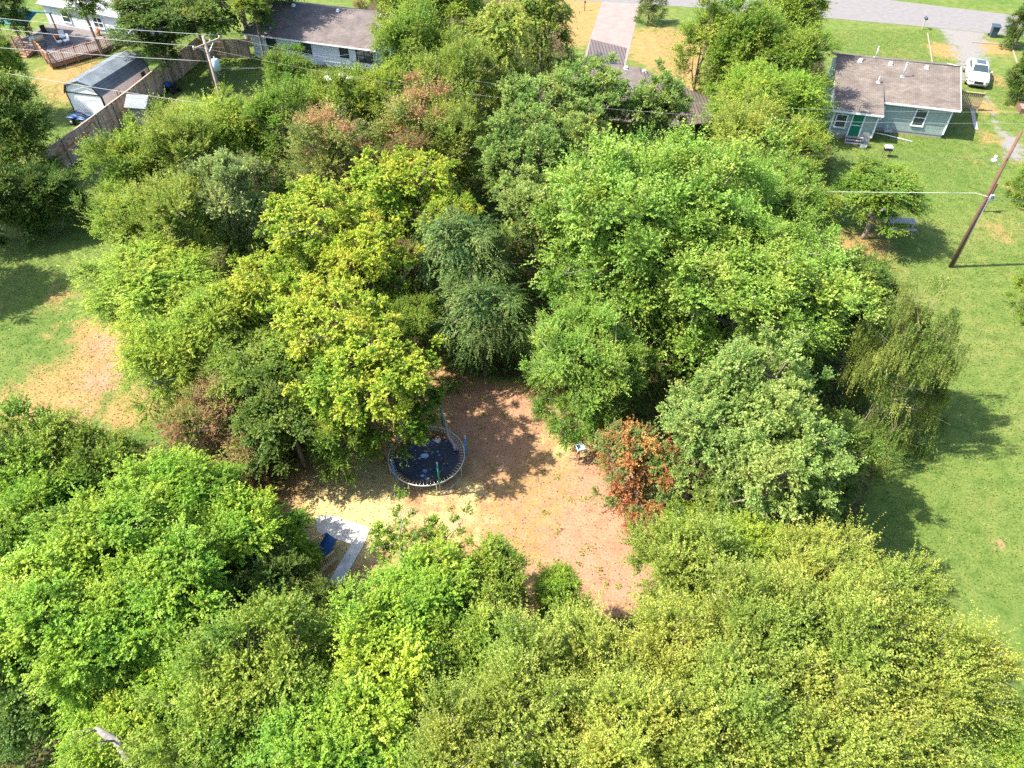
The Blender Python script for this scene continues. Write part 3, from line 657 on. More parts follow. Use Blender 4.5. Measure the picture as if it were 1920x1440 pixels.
#@@OBJECTS@@
# ---------------------------------------------------------------- materials of the built things
M_white = mat("white_paint", (.72, .72, .72), .6, .3, noise=(3, .25, (.60, .60, .60)))
M_trim = mat("trim_white", (.62, .64, .66), .6)
M_sage = striped("sage_lap_siding", (.30, .37, .35), (.13, .17, .16), 5.5, 'Z', thr=.13)
M_offw = striped("white_lap_siding", (.62, .66, .72), (.36, .38, .42), 5.5, 'Z', thr=.12)
M_glass = mat("window_glass", (.03, .045, .05), .12, .6)
M_green = mat("green_door", (.0, .14, .075), .5)
M_sh_brown = shingles("brown_shingles", (.122, .100, .087), (.165, .138, .12))
M_sh_tan = shingles("tan_shingles", (.115, .096, .092), (.15, .124, .116))
M_sh_grey = shingles("grey_shingles", (.11, .13, .15), (.145, .165, .185))
M_rib = striped("ribbed_metal_roof", (.13, .096, .086), (.04, .03, .028), 3.2, 'X', .5, .22)
M_dark = mat("dark_trim", (.02, .025, .03), .6)
M_found = mat("block_foundation", (.22, .20, .18), .95, noise=(5, .2, (.30, .27, .24)))
M_fence = striped("weathered_fence_boards", (.25, .19, .155), (.045, .032, .026), 6.5, 'Y', .95, .14, (.13, .09, .07), 2.5)
M_fencex = striped("weathered_fence_planks", (.25, .19, .155), (.045, .032, .026), 6.5, 'X', .95, .14, (.13, .09, .07), 2.5)
M_rail = mat("fence_rail", (.40, .32, .26), .95, noise=(4, .2, (.34, .27, .22)))
M_redp = mat("red_paint_mark", (.58, .10, .07), .9, noise=(5, .2, (.40, .10, .08)))
M_cap = mat("pale_cap_board", (.33, .26, .20), .95, noise=(3, .2, (.26, .20, .16)))
M_deck = mat("stained_deck_wood", (.24, .12, .075), .85, noise=(4, .2, (.34, .19, .13)))
M_deckf = striped("deck_floor_boards", (.17, .15, .15), (.06, .05, .05), 7, 'Y', .9, .12)
M_pole = mat("utility_pole_wood", (.26, .19, .14), .95, noise=(3, .25, (.36, .29, .23)), bump=.3)
M_poler = mat("brown_pole_wood", (.10, .055, .038), .95, noise=(3, .25, (.15, .085, .06)), bump=.3)
M_galv = mat("galvanised", (.42, .44, .46), .4, .5, metal=.3)
M_xfmr = mat("transformer_grey", (.42, .52, .58), .4, .5)
M_wire = mat("aluminium_wire", (.30, .30, .30), .5, .4)
M_wired = mat("insulated_wire", (.10, .10, .10), .6, .3)
M_black = mat("black_plastic", (.012, .014, .017), .5, .4)
M_rubber = mat("rubber", (.015, .015, .016), .85)
M_blue = mat("blue_plastic", (.03, .09, .24), .5, .3)
M_carp = mat("car_paint_white", (.42, .415, .40), .25, .5)
M_bin = mat("bin_grey", (.035, .055, .075), .5)
M_timber = mat("pale_timber", (.26, .22, .165), .95, noise=(2, .2, (.26, .21, .16)))
M_gate = mat("tan_gate_wood", (.25, .18, .10), .9, noise=(3, .2, (.34, .26, .16)))
M_teal = mat("teal_canopy", (.01, .14, .16), .7)
M_orange = mat("orange_plastic", (.50, .12, .02), .5)
M_slab = mat("white_concrete", (.62, .59, .53), .9, noise=(2.5, .25, (.34, .32, .31)), bump=.15)
M_tan = mat("tan_plastic", (.42, .33, .20), .6)
M_metw = mat("weathered_picnic_wood", (.20, .20, .21), .9, noise=(5, .25, (.32, .30, .28)))
M_chrome = mat("brushed_steel", (.5, .5, .5), .3, .6, metal=.8)

def window(parent, x, y, z0, z1, wd, sashes=1, frame_m=M_trim, face=-1):
    """window on a wall facing local -Y: surround, dark pane, meeting rail"""
    f = MB(); t = .09
    f.box((x, y - .03, z1 + t / 2), (wd + 2 * t, .10, t)); f.box((x, y - .05, z0 - t / 2), (wd + 2 * t + .04, .14, t))
    for s in (-1, 1): f.box((x + s * (wd / 2 + t / 2), y - .03, (z0 + z1) / 2), (t, .10, z1 - z0))
    f.box((x, y - .03, (z0 + z1) / 2), (wd, .05, .05))
    for i in range(1, sashes): f.box((x - wd / 2 + wd * i / sashes, y - .03, (z0 + z1) / 2), (.07, .07, z1 - z0))
    o = f.build("window", frame_m, parent)
    MB().box((x, y - .005, (z0 + z1) / 2), (wd, .02, z1 - z0)).build("pane", M_glass, o)
    return o
def roof_vent(parent, x, y, z, sl, name="roof_vent"):
    MB().box((x, y, z + .13), (.27, .27, .14), rx=sl).box((x, y, z + .04), (.36, .36, .03), rx=sl).build(name, M_trim, parent)

# ---------------------------------------------------------------- sage house with brown shingle roof
h = thing("sage_house", "sage green house with brown shingle roof and green back door", "house", (38.3, 61.0, 0), R_(-16))
L0, B0 = -9.75, 9.2                      # length to the left, depth
MB().box((L0 / 2, B0 / 2, .15), (-L0 - .06, B0 - .06, .30)).box((-7.95, -1.2, .22), (3.54, 2.4, .44)).build("foundation", M_found, h)
wb = MB(); wb.box((L0 / 2, B0 / 2, 1.50), (-L0, B0, 2.46)); wb.box((-7.95, -1.2 + .002, 1.44), (3.6, 2.4, 2.34))
for xx in (L0, 0):                       # gable triangles
    wb.add([(xx, 0, 2.7), (xx, B0, 2.7), (xx, 5.0, 4.35)], [(0, 1, 2)])
wb.build("wall", M_sage, h)
rf = MB(); e0 = 2.80; rz_ = 4.5; sl = math.atan((rz_ - e0) / 5.4)
rf.slab([(L0 - .25, -.4, e0), (.5, -.4, e0), (.5, 5.0, rz_), (L0 - .25, 5.0, rz_)], .14)
rf.slab([(L0 - .25, 5.0, rz_), (.5, 5.0, rz_), (.5, B0 + .4, 3.1), (L0 - .25, B0 + .4, 3.1)], .14)
rf.tube([(L0 - .25, 5.0, rz_ - .01), (.5, 5.0, rz_ - .01)], .07, 8)
ro = rf.build("roof", M_sh_brown, h)
wr = MB(); wr.slab([(L0 - .26, -2.8, 2.62), (-5.85, -2.8, 2.62), (-5.85, 1.5, 3.44), (L0 - .26, 1.5, 3.44)], .13); wr.build("wing_roof", M_sh_brown, h)
ck = MB(); ck.add([(-6.16, -.1, 2.55), (-6.16, 1.3, 3.36), (-6.16, 1.3, 3.2), (-6.16, -.1, 2.4)], [(0, 1, 2, 3)])
tr = MB()
tr.bar((L0 - .27, -2.83, 2.53), (-5.83, -2.83, 2.53), .03, .16); tr.bar((-5.83, -.43, 2.73), (.52, -.43, 2.73), .03, .15)
tr.bar((.52, -.42, 2.74), (.52, 5.0, 4.44), .03, .18); tr.bar((.52, 5.0, 4.44), (.52, B0 + .4, 3.04), .03, .18)
tr.bar((L0 - .27, -2.8, 2.55), (L0 - .27, 1.5, 3.38), .03, .18)
for x_, y_, zt in ((.01, -.01, 2.7), (-6.14, -2.41, 2.6), (L0, -2.41, 2.6), (.01, B0, 2.7)): tr.box((x_, y_, zt / 2 + .2), (.13, .13, zt - .4))
tr.build("trim", M_trim, h)
for x_ in (-8.0, -5.4, -2.35 + .0): roof_vent(h, x_ + .0, 4.35, 2.8 + .315 * 4.75, sl)
for (x_, y_, ht, r_) in ((-4.35, 2.9, 1.25, .05), (-6.35, 1.9, .45, .05), (-6.6, 5.6, .95, .06)):
    zz = (e0 + (y_ + .4) * .315) if y_ < 5 else 4.3
    MB().tube([(x_, y_, zz - .1), (x_, y_, zz + ht)], r_, 8).tube([(x_, y_, zz + ht), (x_, y_, zz + ht + .08)], r_ * 1.7, 8).box((x_, y_, zz + .03), (.34, .34, .03), rx=sl).build("vent_pipe", M_galv, h)
window(h, -2.35, 0, .95, 2.35, .85); window(h, -5.75, 0, 1.15, 2.2, .5); window(h, -9.05, -2.4, 1.05, 2.1, .8)
dr = MB().box((-7.7, -2.43, 1.42), (.86, .06, 2.0)).build("door", M_green, h)
MB().box((-8.18, -2.44, 1.46), (.1, .1, 2.2)).box((-7.22, -2.44, 1.46), (.1, .1, 2.2)).box((-7.7, -2.44, 2.5), (1.06, .1, .1)).box((-7.7, -2.48, 1.35), (.8, .03, .06)).build("frame", M_trim, dr)
MB().ball((-7.38, -2.52, 1.35), .045, 8).build("handle", M_chrome, dr)
st = MB()
for i in range(3): st.box((-7.55, -2.62 - .32 * i, .36 - .14 * i), (1.5, .30, .06)).box((-7.55, -2.62 - .32 * i + .13, .28 - .14 * i), (1.46, .03, .13))
st.bar((-6.82, -2.5, .3), (-6.82, -3.45, .05), .05, .22); st.bar((-8.28, -2.5, .3), (-8.28, -3.45, .05), .05, .22)
st.build("steps", M_metw, h)

t = thing("storage_tote", "white lidded tote beside the back steps of the sage house", "tote", at(1618, 276), R_(-16))
MB().loft([[(x * k, y * k, z) for x, y in ((-.3, -.22), (.3, -.22), (.3, .22), (-.3, .22))] for z, k in ((0, .85), (.42, 1))], False).build("tub", M_white, t, bevel=.03)
MB().box((0, 0, .45), (.66, .5, .07)).build("lid", M_bin, t, bevel=.02)
b = MB().tube([(0, 0, .12), (1.0, -.42, .1), (2.9, -1.6, .05)], .05, 8); o = b.build("downspout_pipe", M_white, loc=at(1637, 251)); tag(o, "long white drain pipe lying on the shaded grass by the house wing", "pipe")
b = MB()
for q in range(4): b.tube([(q * .09, 0, 0), (q * .05, .15, .9)], .015, 5)
b.box((.25, .1, .35), (.7, .45, .06)).tube([(-.05, -.1, 0), (0, .1, .5), (.5, .1, .55), (.55, -.1, 0)], .02, 6)
o = b.build("folded_chairs", M_galv, loc=at(1657, 253)); tag(o, "small heap of folded garden chairs against the sage wall", "chair heap")
t = thing("charcoal_grill", "small grey charcoal grill on the lawn below the back steps", "grill", at(1660, 294), R_(-10))
MB().tube([(-.28, -.2, 0), (-.22, -.16, .62)], .02, 6).build("leg", M_black, t); MB().tube([(.28, -.2, 0), (.22, -.16, .62)], .02, 6).build("leg", M_black, t)
MB().tube([(.28, .2, 0), (.22, .16, .62)], .02, 6).build("leg", M_black, t); MB().tube([(-.28, .2, 0), (-.22, .16, .62)], .02, 6).build("leg", M_black, t)
MB().box((0, 0, .72), (.66, .46, .2)).build("firebox", M_black, t, bevel=.03)
MB().loft([[(x * k, y * k, z) for x, y in ((-.35, -.25), (.35, -.25), (.35, .25), (-.35, .25))] for z, k in ((.83, 1), (.95, .95), (1.03, .7))], False).build("lid", M_galv, t, bevel=.03)

# gate, car, bin, mailbox, timbers
t = thing("wooden_gate", "open tan wooden gate section at the right corner of the sage house", "gate", (43.35, 66.9, 0), R_(-16))
for i in range(11): MB().box((-1.0 + i * .17, 0, .9), (.12, .03, 1.5)).build("board", M_gate, t)
MB().box((-.15, -.04, 1.55), (1.9, .05, .12)).build("rail", M_gate, t); MB().box((-.15, -.04, .45), (1.9, .05, .12)).build("rail", M_gate, t)
MB().box((-.15, -.04, 1.66), (2.0, .16, .04)).build("cap", M_gate, t)
MB().box((-1.12, 0, .9), (.12, .12, 1.8)).build("post", M_gate, t); MB().box((.82, 0, .9), (.12, .12, 1.8)).build("post", M_gate, t)

t = thing("parked_car", "white sedan with sunroof parked nose-first beside the sage house", "car", (47.3, 74.1, 0), R_(-22))
t.scale = (1.07, 1.07, 1.07)
def ring(y, hw, z0, zb, zt, n=16):
    """rounded cross-section of the body at station y: sill z0, belt zb, top zt"""
    pr = [(-hw * .90, z0), (-hw, z0 + .12), (-hw * 1.0, zb - .12), (-hw * .95, zb), (-hw * .8, zt), (-hw * .3, zt + .02), (hw * .3, zt + .02), (hw * .8, zt), (hw * .95, zb), (hw, zb - .12), (hw, z0 + .12), (hw * .9, z0)]
    return [(x, y, z) for x, z in pr]
body = MB().loft([ring(-2.52, .62, .32, .55, .58), ring(-2.42, .80, .24, .68, .72), ring(-2.1, .90, .20, .78, .84), ring(-1.3, .94, .20, .88, .97), ring(-.8, .95, .20, .93, 1.02), ring(1.2, .95, .20, .95, 1.04), ring(2.0, .93, .22, .97, 1.08), ring(2.4, .86, .28, .95, 1.05), ring(2.52, .72, .36, .8, .85)])
body.build("body", M_carp, t)
cab = MB().loft([[(x * w_, y, z) for x, z in ((-.80, .95), (-.72, a), (-.60, b_), (.60, b_), (.72, a), (.80, .95))] for y, w_, a, b_ in ((-1.05, 1.0, 1.0, 1.02), (-.25, .98, 1.34, 1.42), (.25, .98, 1.40, 1.48), (1.0, .96, 1.38, 1.46), (1.95, .92, 1.04, 1.08))])
cab.build("cabin", M_carp, t)
MB().add([(-.66, -1.0, 1.06), (.66, -1.0, 1.06), (.56, -.28, 1.425), (-.56, -.28, 1.425)], [(0, 1, 2, 3)]).build("windshield", M_glass, t)
MB().add([(-.58, 1.9, 1.13), (-.52, 1.1, 1.45), (.52, 1.1, 1.45), (.58, 1.9, 1.13)], [(0, 1, 2, 3)]).build("rear_window", M_glass, t)
MB().box((0, .38, 1.492), (.8, .85, .02)).build("sunroof", M_glass, t)
for s in (-1, 1):
    MB().add([(s * .805, -.75, 1.03), (s * .80, 1.55, 1.05), (s * .70, 1.0, 1.38), (s * .70, -.15, 1.36)], [(0, 1, 2, 3)]).build("side_window", M_glass, t)
    MB().ball((s * 1.03, -.7, 1.02), .13, 8, (1, .6, .7)).build("mirror", M_carp, t)
    MB().box((s * .68, -2.41, .64), (.34, .14, .13), rz=s * .35).build("headlight", M_chrome, t)
    for y in (-1.55, 1.5):
        wl = MB().tube([(s * .78, y, .33), (s * .97, y, .33)], .33, 18).build("wheel", M_rubber, t)
        MB().tube([(s * .95, y, .33), (s * .985, y, .33)], .20, 12).build("rim", M_chrome, wl)
MB().box((0, -2.50, .58), (.78, .06, .22)).build("grille", M_black, t)
MB().box((0, -2.48, .33), (1.2, .08, .10)).build("bumper_intake", M_black, t)

t = thing("trash_bin", "dark wheeled trash bin at the street edge by the gravel drive", "bin", at(1860, 69), R_(-15))
MB().loft([[(x * k, y * k, z) for x, y in ((-.38, -.40), (.38, -.40), (.38, .40), (-.38, .40))] for z, k in ((.05, .78), (1.15, 1))], False).build("body", M_bin, t, bevel=.02)
MB().slab([(-.43, -.48, 1.18), (.43, -.48, 1.18), (.43, .5, 1.27), (-.43, .5, 1.27)], .06).build("lid", M_bin, t)
for s in (-1, 1): MB().tube([(s * .3, .38, .14), (s * .38, .38, .14)], .14, 12).build("wheel", M_rubber, t)
MB().tube([(-.36, .56, 1.12), (.36, .56, 1.12)], .025, 6).build("handle", M_bin, t)

t = thing("mailbox", "grey mailbox on a post beside the street", "mailbox", at(1729, 55), R_(-10))
MB().box((0, 0, .55), (.1, .1, 1.1)).build("post", M_rail, t)
mb = MB().loft([[(.13 * math.cos(a), y, 1.22 + .15 * math.sin(a)) for a in [math.pi * q / 6 for q in range(7)]] + [(-.13, y, 1.1), (.13, y, 1.1)] for y in (-.28, .28)]); mb.build("box", M_bin, t)
MB().box((.15, .1, 1.3), (.02, .04, .2)).build("flag", M_redp, t)
for nm, p, q, lb in (("landscape_timber", (1739, 63), (1748, 119), "long pale timber edging the lawn left of the gravel drive"), ("landscape_timber", (1897, 89), (1908, 122), "pale timber edging the lawn right of the white sedan"),
                     ("landscape_timber", (1822, 80), (1890, 85), "faint pale timber across the grass near the trash bin")):
    a = at(*p); c = at(*q); o = MB().bar(a + Vector((0, 0, .04)), c + Vector((0, 0, .04)), .09, .09).build(nm, M_timber); tag(o, lb, "timber", "landscape timbers")
a = at(1821, 202); c = at(1830, 244); o = MB().bar(a + Vector((0, 0, .05)), c + Vector((0, 0, .05)), .35, .08).build("plank", M_metw); tag(o, "pale board lying in the shade right of the sage house", "board")
t = thing("raised_bed", "brown timber planter box at the right edge beside the drive", "planter", at(1925, 208), R_(-16))
for x_, y_, sx, sy in ((0, -.9, 1.6, .08), (0, .9, 1.6, .08), (-.8, 0, .08, 1.88), (.8, 0, .08, 1.88)): MB().box((x_, y_, .25), (sx, sy, .5)).build("board", M_poler, t)
MB().box((0, 0, .18), (1.5, 1.7, .3)).build("soil", M_bark, t)
# lawn furniture
t = thing("picnic_table", "weathered grey picnic table under the round yellowish tree", "picnic table", (29.0, 46.4, 0), R_(-5))
for i in range(5): MB().box((0, -.32 + i * .16, .76), (1.9, .145, .04)).build("top_board", M_metw, t)
for s in (-1, 1): MB().box((0, s * .72, .46), (1.9, .26, .04)).build("bench", M_metw, t)
for s in (-1, 1):
    MB().bar((s * .7, -.3, .72), (s * .7, -.72, 0), .09, .04).build("leg", M_metw, t); MB().bar((s * .7, .3, .72), (s * .7, .72, 0), .09, .04).build("leg", M_metw, t)
    MB().box((s * .7, 0, .42), (.04, 1.6, .09)).build("crossbeam", M_metw, t)
t = thing("garden_bench", "second grey bench half hidden behind the picnic table", "bench", (28.0, 48.3, 0), R_(20))
MB().box((0, 0, .45), (1.3, .42, .05)).build("seat", M_metw, t); MB().box((0, .24, .75), (1.3, .05, .4), rx=-.2).build("backrest", M_metw, t)
for s in (-1, 1): MB().box((s * .55, 0, .22), (.06, .4, .43)).build("leg", M_metw, t)

# ---------------------------------------------------------------- brown house behind the tufted trees
h = thing("brown_roof_house", "low house with brown shingle and ribbed metal roof below the concrete driveway", "house", (0, 0, 0), 0)
pl = [(5.3, 67.5), (12.2, 66.2), (17.2, 63.6), (15.5, 57.5), (4.0, 60.5)]
MB().prism([(6.0, 67.6), (12.0, 66.4), (16.6, 64.0), (15.0, 58.2), (4.6, 60.8)][::-1], 0, 2.6).build("wall", mat("brown_brick", (.20, .11, .08), .95, noise=(6, .2, (.27, .16, .12))), h)
r1 = MB(); A = Vector((5.2, 70.4, 2.7)); A2 = Vector((11.2, 68.6, 2.7)); Rg0 = Vector((6.9, 67.7, 4.2)); Rg1 = Vector((11.3, 66.4, 4.2)); E0 = Vector((3.9, 60.2, 2.7)); E1 = Vector((13.5, 57.6, 2.7)); E2 = Vector((16.9, 58.6, 2.7)); E3 = Vector((17.6, 63.2, 2.7))
r1.slab([E0, E1, Rg1, Rg0], .12); r1.slab([E0, Rg0, A], .12); r1.slab([Rg0, Rg1, A2, A], .12)
r1.build("roof", M_sh_tan, h)
MB().slab([Rg1, E1, E2, E3], .12).slab([Rg1, E3, A2 + Vector((.6, .2, 0))], .12).build("metal_roof", M_rib, h)
for x_, y_, z_ in ((7.9, 66.9, 4.1), (10.3, 66.2, 4.1), (11.9, 65.7, 4.0)): roof_vent(h, x_, y_, z_, .2)
c = thing("carport", "ribbed metal carport roof over the end of the concrete driveway", "carport", (0, 0, 0), 0)
MB().slab([(6.9, 69.6, 3.05), (10.3, 68.2, 3.05), (11.55, 74.9, 2.75), (8.1, 77.4, 2.75)], .10).build("roof", M_rib, c)
for x_, y_ in ((8.3, 76.9), (11.3, 74.6), (7.3, 70.3), (10.2, 69.0)): MB().box((x_, y_, 1.36), (.12, .12, 2.72)).build("post", M_trim, c)
sheet("porch_slab", [(13.0, 68.4), (15.6, 67.8), (15.2, 66.0), (12.8, 66.6)], .02, M_conc)

# ---------------------------------------------------------------- pale house with shaded shingle roof, top left of centre
h = thing("pale_house", "pale-walled house with shaded grey shingle roof at the top left of the grove", "house", (-13.9, 75.3, 0), R_(-18))
MB().box((-7.5, 5.0, 1.3), (14.2, 9.4, 2.6)).build("wall", M_offw, h)
MB().slab([(-15.2, -.3, 2.55), (.25, -.3, 2.55), (.25, 5.2, 4.2), (-15.2, 5.2, 4.2)], .14).slab([(-15.2, 5.2, 4.2), (.25, 5.2, 4.2), (.25, 10.2, 2.6), (-15.2, 10.2, 2.6)], .14).build("roof", M_sh_tan, h)
MB().bar((-15.2, -.33, 2.46), (.29, -.33, 2.46), .03, .15).bar((.27, -.3, 2.48), (.27, 5.2, 4.12), .03, .16).build("trim", M_trim, h)
MB().add([(-.4, .3, 2.55), (-.4, 9.7, 2.55), (-.4, 5.2, 4.0)], [(0, 1, 2)]).add([(-14.6, .3, 2.55), (-14.6, 9.7, 2.55), (-14.6, 5.2, 4.0)], [(0, 2, 1)]).build("gable", M_offw, h)
window(h, -1.4, .3, 1.0, 2.1, 1.7, 2, M_dark); window(h, -3.7, .3, 1.25, 2.1, .8, 1, M_dark); window(h, -8.2, .3, 1.1, 2.1, 1.2, 2, M_dark); window(h, -12.2, .3, 1.1, 2.1, 1.0, 1, M_dark)
for x_ in (-11.5, -6.2, -1.2): roof_vent(h, x_, 4.6, 4.05, .28)
o = MB().box((0, 0, .2), (2.4, 1.2, .4), rz=.4).box((1.6, -.3, .25), (.8, .8, .5), rz=.2).box((3.0, .3, .15), (1.0, .5, .3), rz=.7).build("patio_furniture", M_white, loc=at(625, 152)); tag(o, "white patio furniture below the windows of the pale house", "patio furniture")

# white house at the top left with deck and gazebo
h = thing("white_house", "white house behind the wood deck at the top left", "house", (-53.6, 88.6, 0), R_(-23))
MB().box((6.5, 4.5, 1.45), (13, 9, 2.9)).build("wall", M_offw, h)
MB().slab([(-.4, -.4, 2.75), (13.4, -.4, 2.75), (13.4, 4.5, 4.3), (-.4, 4.5, 4.3)], .14).slab([(-.4, 4.5, 4.3), (13.4, 4.5, 4.3), (13.4, 9.4, 2.75), (-.4, 9.4, 2.75)], .14).build("roof", shingles("pale_shingles", (.36, .36, .40), (.44, .44, .48)), h)
window(h, 3.2, 0, 1.1, 2.2, 1.1, 1); window(h, 8.0, 0, 1.1, 2.2, 1.3, 2); window(h, 11.2, 0, 1.1, 2.2, .8, 1)
dk = thing("wood_deck", "brown wood deck with railings and steps in front of the white house", "deck", (-51.3, 80.6, 0), R_(-21))
# local: x right along the front, y away; the deck bends to the right
MB().prism([(-4.6, .1), (.1, .1), (4.6, -2.6), (6.6, 2.6), (6.4, 7.0), (-4.6, 6.9)], .48, .6).build("floor", M_deckf, dk)
MB().prism([(-4.55, .16), (.1, .16), (4.5, -2.5), (6.5, 2.6), (6.3, 6.9), (-4.5, 6.8)], .1, .47).build("skirt", M_deck, dk)
def railing(a, c, z=.6, ht=.95, parent=dk):
    a = Vector((*a, z)); c = Vector((*c, z)); n = max(2, int((c - a).length / .22)); r = MB()
    r.bar(a + Vector((0, 0, ht)), c + Vector((0, 0, ht)), .12, .05); r.bar(a + Vector((0, 0, .12)), c + Vector((0, 0, .12)), .05, .07)
    for i in range(n + 1):
        p = a.lerp(c, i / n); r.box((p.x, p.y, z + ht / 2), (.045, .045, ht))
    for i in range(int((c - a).length / 1.5) + 2):
        p = a.lerp(c, min(1, i / (int((c - a).length / 1.5) + 1))); r.box((p.x, p.y, z / 2 + ht / 2 + .05), (.11, .11, ht + z + .1))
    r.build("railing", M_deck, parent)
railing((-4.6, .1), (-2.0, .1)); railing((-.4, .1), (1.1, -.6)); railing((1.1, -.6), (2.9, -1.7)); railing((2.9, -1.7), (4.6, -2.6)); railing((4.6, -2.6), (6.6, 2.4)); railing((6.6, 2.4), (6.5, 4.2))
s_ = MB()
for i in range(4): s_.box((-1.2, -.16 - .32 * i, .47 - .14 * i), (1.5, .33, .07))
s_.bar((-1.98, 0, .45), (-1.98, -1.3, .03), .05, .25).bar((-.42, 0, .45), (-.42, -1.3, .03), .05, .25); s_.build("steps", M_deck, dk)
for s in (-1.98, -.42): MB().bar((s, .1, 1.5), (s, -1.25, .95), .10, .05).box((s, -1.2, .47), (.1, .1, .95)).build("handrail", M_deck, dk)
gz = thing("gazebo", "teal-roofed gazebo at the left end of the wood deck", "gazebo", (-53.6, 84.2, 0), R_(-15))
MB().slab([(-2.2, -1.9, 2.5), (1.8, -1.9, 2.5), (1.8, .3, 3.2), (-2.2, .3, 3.2)], .08).slab([(-2.2, .3, 3.2), (1.8, .3, 3.2), (1.8, 2.4, 2.5), (-2.2, 2.4, 2.5)], .08).build("canopy", M_teal, gz)
for x_, y_ in ((-2, -1.7), (1.6, -1.7), (1.6, 2.2), (-2, 2.2)): MB().box((x_, y_, 1.25), (.12, .12, 2.5)).build("post", M_deck, gz)
def on_deck(px, py): return at(px, py, .61)
def patio_chair(px, py, rz, label, m):
    t = thing("patio_chair", label, "chair", on_deck(px, py), rz, "chairs on the deck")
    MB().box((0, 0, .42), (.55, .5, .07)).build("seat", m, t); MB().box((0, .27, .72), (.55, .06, .6), rx=-.15).build("backrest", m, t)
    for x_ in (-.24, .24):
        for y_ in (-.2, .22): MB().box((x_, y_, .2), (.04, .04, .4)).build("leg", M_black, t)
patio_chair(120, 76, .4, "white-cushioned patio chair in the middle of the deck", M_white)
patio_chair(127, 83, -.6, "white-cushioned patio chair nearest the bent railing", M_white)
patio_chair(114, 85, 2.2, "white-cushioned patio chair beside the deck steps railing", M_white)
patio_chair(88, 66, 1.0, "dark patio chair near the gazebo on the deck", M_black)
t = thing("smoker_grill", "tan and white smoker grill beside the deck steps", "grill", on_deck(80, 87), R_(30))
MB().tube([(-.45, 0, .85), (.45, 0, .85)], .28, 14).build("barrel", M_tan, t); MB().box((-.7, 0, .95), (.5, .5, .3)).build("firebox", M_white, t)
for x_ in (-.35, .35): MB().box((x_, 0, .3), (.06, .4, .6)).build("leg", M_black, t)
for i, (px, py, m_, lb) in enumerate(((108, 73, M_orange, "round orange pumpkin on the deck floor"), (66, 76, mat("lime_plastic", (.25, .42, .03), .6), "lime green dish-shaped toy on the deck"))):
    o = MB().ball((0, 0, .22), .32, 12, (1, 1, .7)).tube([(0, 0, .4), (.03, 0, .5)], .03, 6).build("pumpkin" if i == 0 else "toy", m_, loc=on_deck(px, py)); tag(o, lb, "pumpkin" if i == 0 else "toy")
t = thing("potted_plant", "terracotta pot with red-brown plant at the right end of the deck", "potted plant", on_deck(185, 66))
MB().tube([(0, 0, 0), (0, 0, .4)], [.2, .3], 12).build("pot", mat("terracotta", (.40, .14, .07), .8), t)
pf = MB(); rr = random.Random(4)
for q in range(60):
    a = rr.uniform(0, 6.28); p = Vector((math.cos(a) * rr.uniform(0, .3), math.sin(a) * rr.uniform(0, .3), rr.uniform(.4, .85))); pf.add([p, p + Vector((.1, .03, .05)), p + Vector((.03, .1, .08))], [(0, 1, 2)])
pf.build("leaves", mat("rust_leaf", (.28, .10, .04), .8), t)
t = thing("blue_barrel", "cyan blue barrel on the grass under the spreading tree", "barrel", at(245, 86))
MB().tube([(0, 0, 0), (0, 0, .25), (0, 0, .6), (0, 0, .85)], [.26, .30, .30, .26], 14).build("drum", mat("cyan_plastic", (.0, .35, .50), .5), t); MB().tube([(0, 0, .85), (0, 0, .89)], .27, 14).build("lid", M_blue, t)

# ---------------------------------------------------------------- gambrel shed
h = thing("gambrel_shed", "white shed with grey gambrel roof beside the wood fence", "shed", (-41.0, 65.75, 0), R_(-14))
W_, D_ = 3.7, 7.2
prof = [(0, 2.25), (.35, 2.85), (W_ / 2, 3.3), (W_ - .55, 2.95), (W_, 2.25)]
sw = MB(); n5 = [(0, 0)] + prof + [(W_, 0)]
sw.add([(x, 0, z) for x, z in n5] + [(x, D_, z) for x, z in n5], [tuple(range(7)), tuple(range(7, 14))[::-1], (0, 7, 8, 1), (5, 12, 13, 6)])
sw.build("wall", mat("shed_white_panels", (.60, .62, .63), .7, noise=(1.8, .22, (.70, .70, .68))), h)
pf_ = [(-.08, 2.17), (.30, 2.92), (W_ / 2, 3.38), (W_ - .5, 3.03), (W_ + .08, 2.17)]
for nm, i0, i1 in (("roof", 0, 4),):
    r = MB()
    for i in range(i0, i1):
        (xa, za), (xb, zb) = pf_[i], pf_[i + 1]; r.slab([(xa, -.12, za), (xb, -.12, zb), (xb, D_ + .12, zb), (xa, D_ + .12, za)], -.05)
    ro = r.build("roof", M_sh_grey, h)
tm_ = MB()
for i in range(4):
    (xa, za), (xb, zb) = pf_[i], pf_[i + 1]; tm_.bar((xa, -.15, za - .05), (xb, -.15, zb - .05), .04, .10)
tm_.box((W_ / 2, -.02, 2.22), (W_, .05, .10)).box((.04, -.02, 1.1), (.09, .05, 2.2)).box((W_ - .04, -.02, 1.1), (.09, .05, 2.2)).box((W_ + .02, .04, 1.1), (.05, .09, 2.2)).box((W_ + .02, D_ - .04, 1.1), (.05, .09, 2.2))
tm_.build("trim", M_dark, h)
MB().box((W_ + .02, D_ - 1.0, 1.75), (.05, .6, .5)).build("window", M_glass, h)
o = MB().box((0, 0, .5), (.5, 2.6, .9), rz=R_(-14)).box((0, 0, 1.0), (.6, 2.8, .06), rz=R_(-14), ry=.15).build("lean_to_rack", M_poler, loc=(-35.95, 69.3, 0)); tag(o, "dark wooden rack between the gambrel shed and the fence", "rack")
t = thing("wooden_ladder", "short wooden ladder leaning on the side wall of the gambrel shed", "ladder", (-36.95, 67.0, 0), R_(-14))
for s in (-.2, .2): MB().bar((.45, s, 0), (.05, s, 1.9), .05).build("rail", M_deck, t)
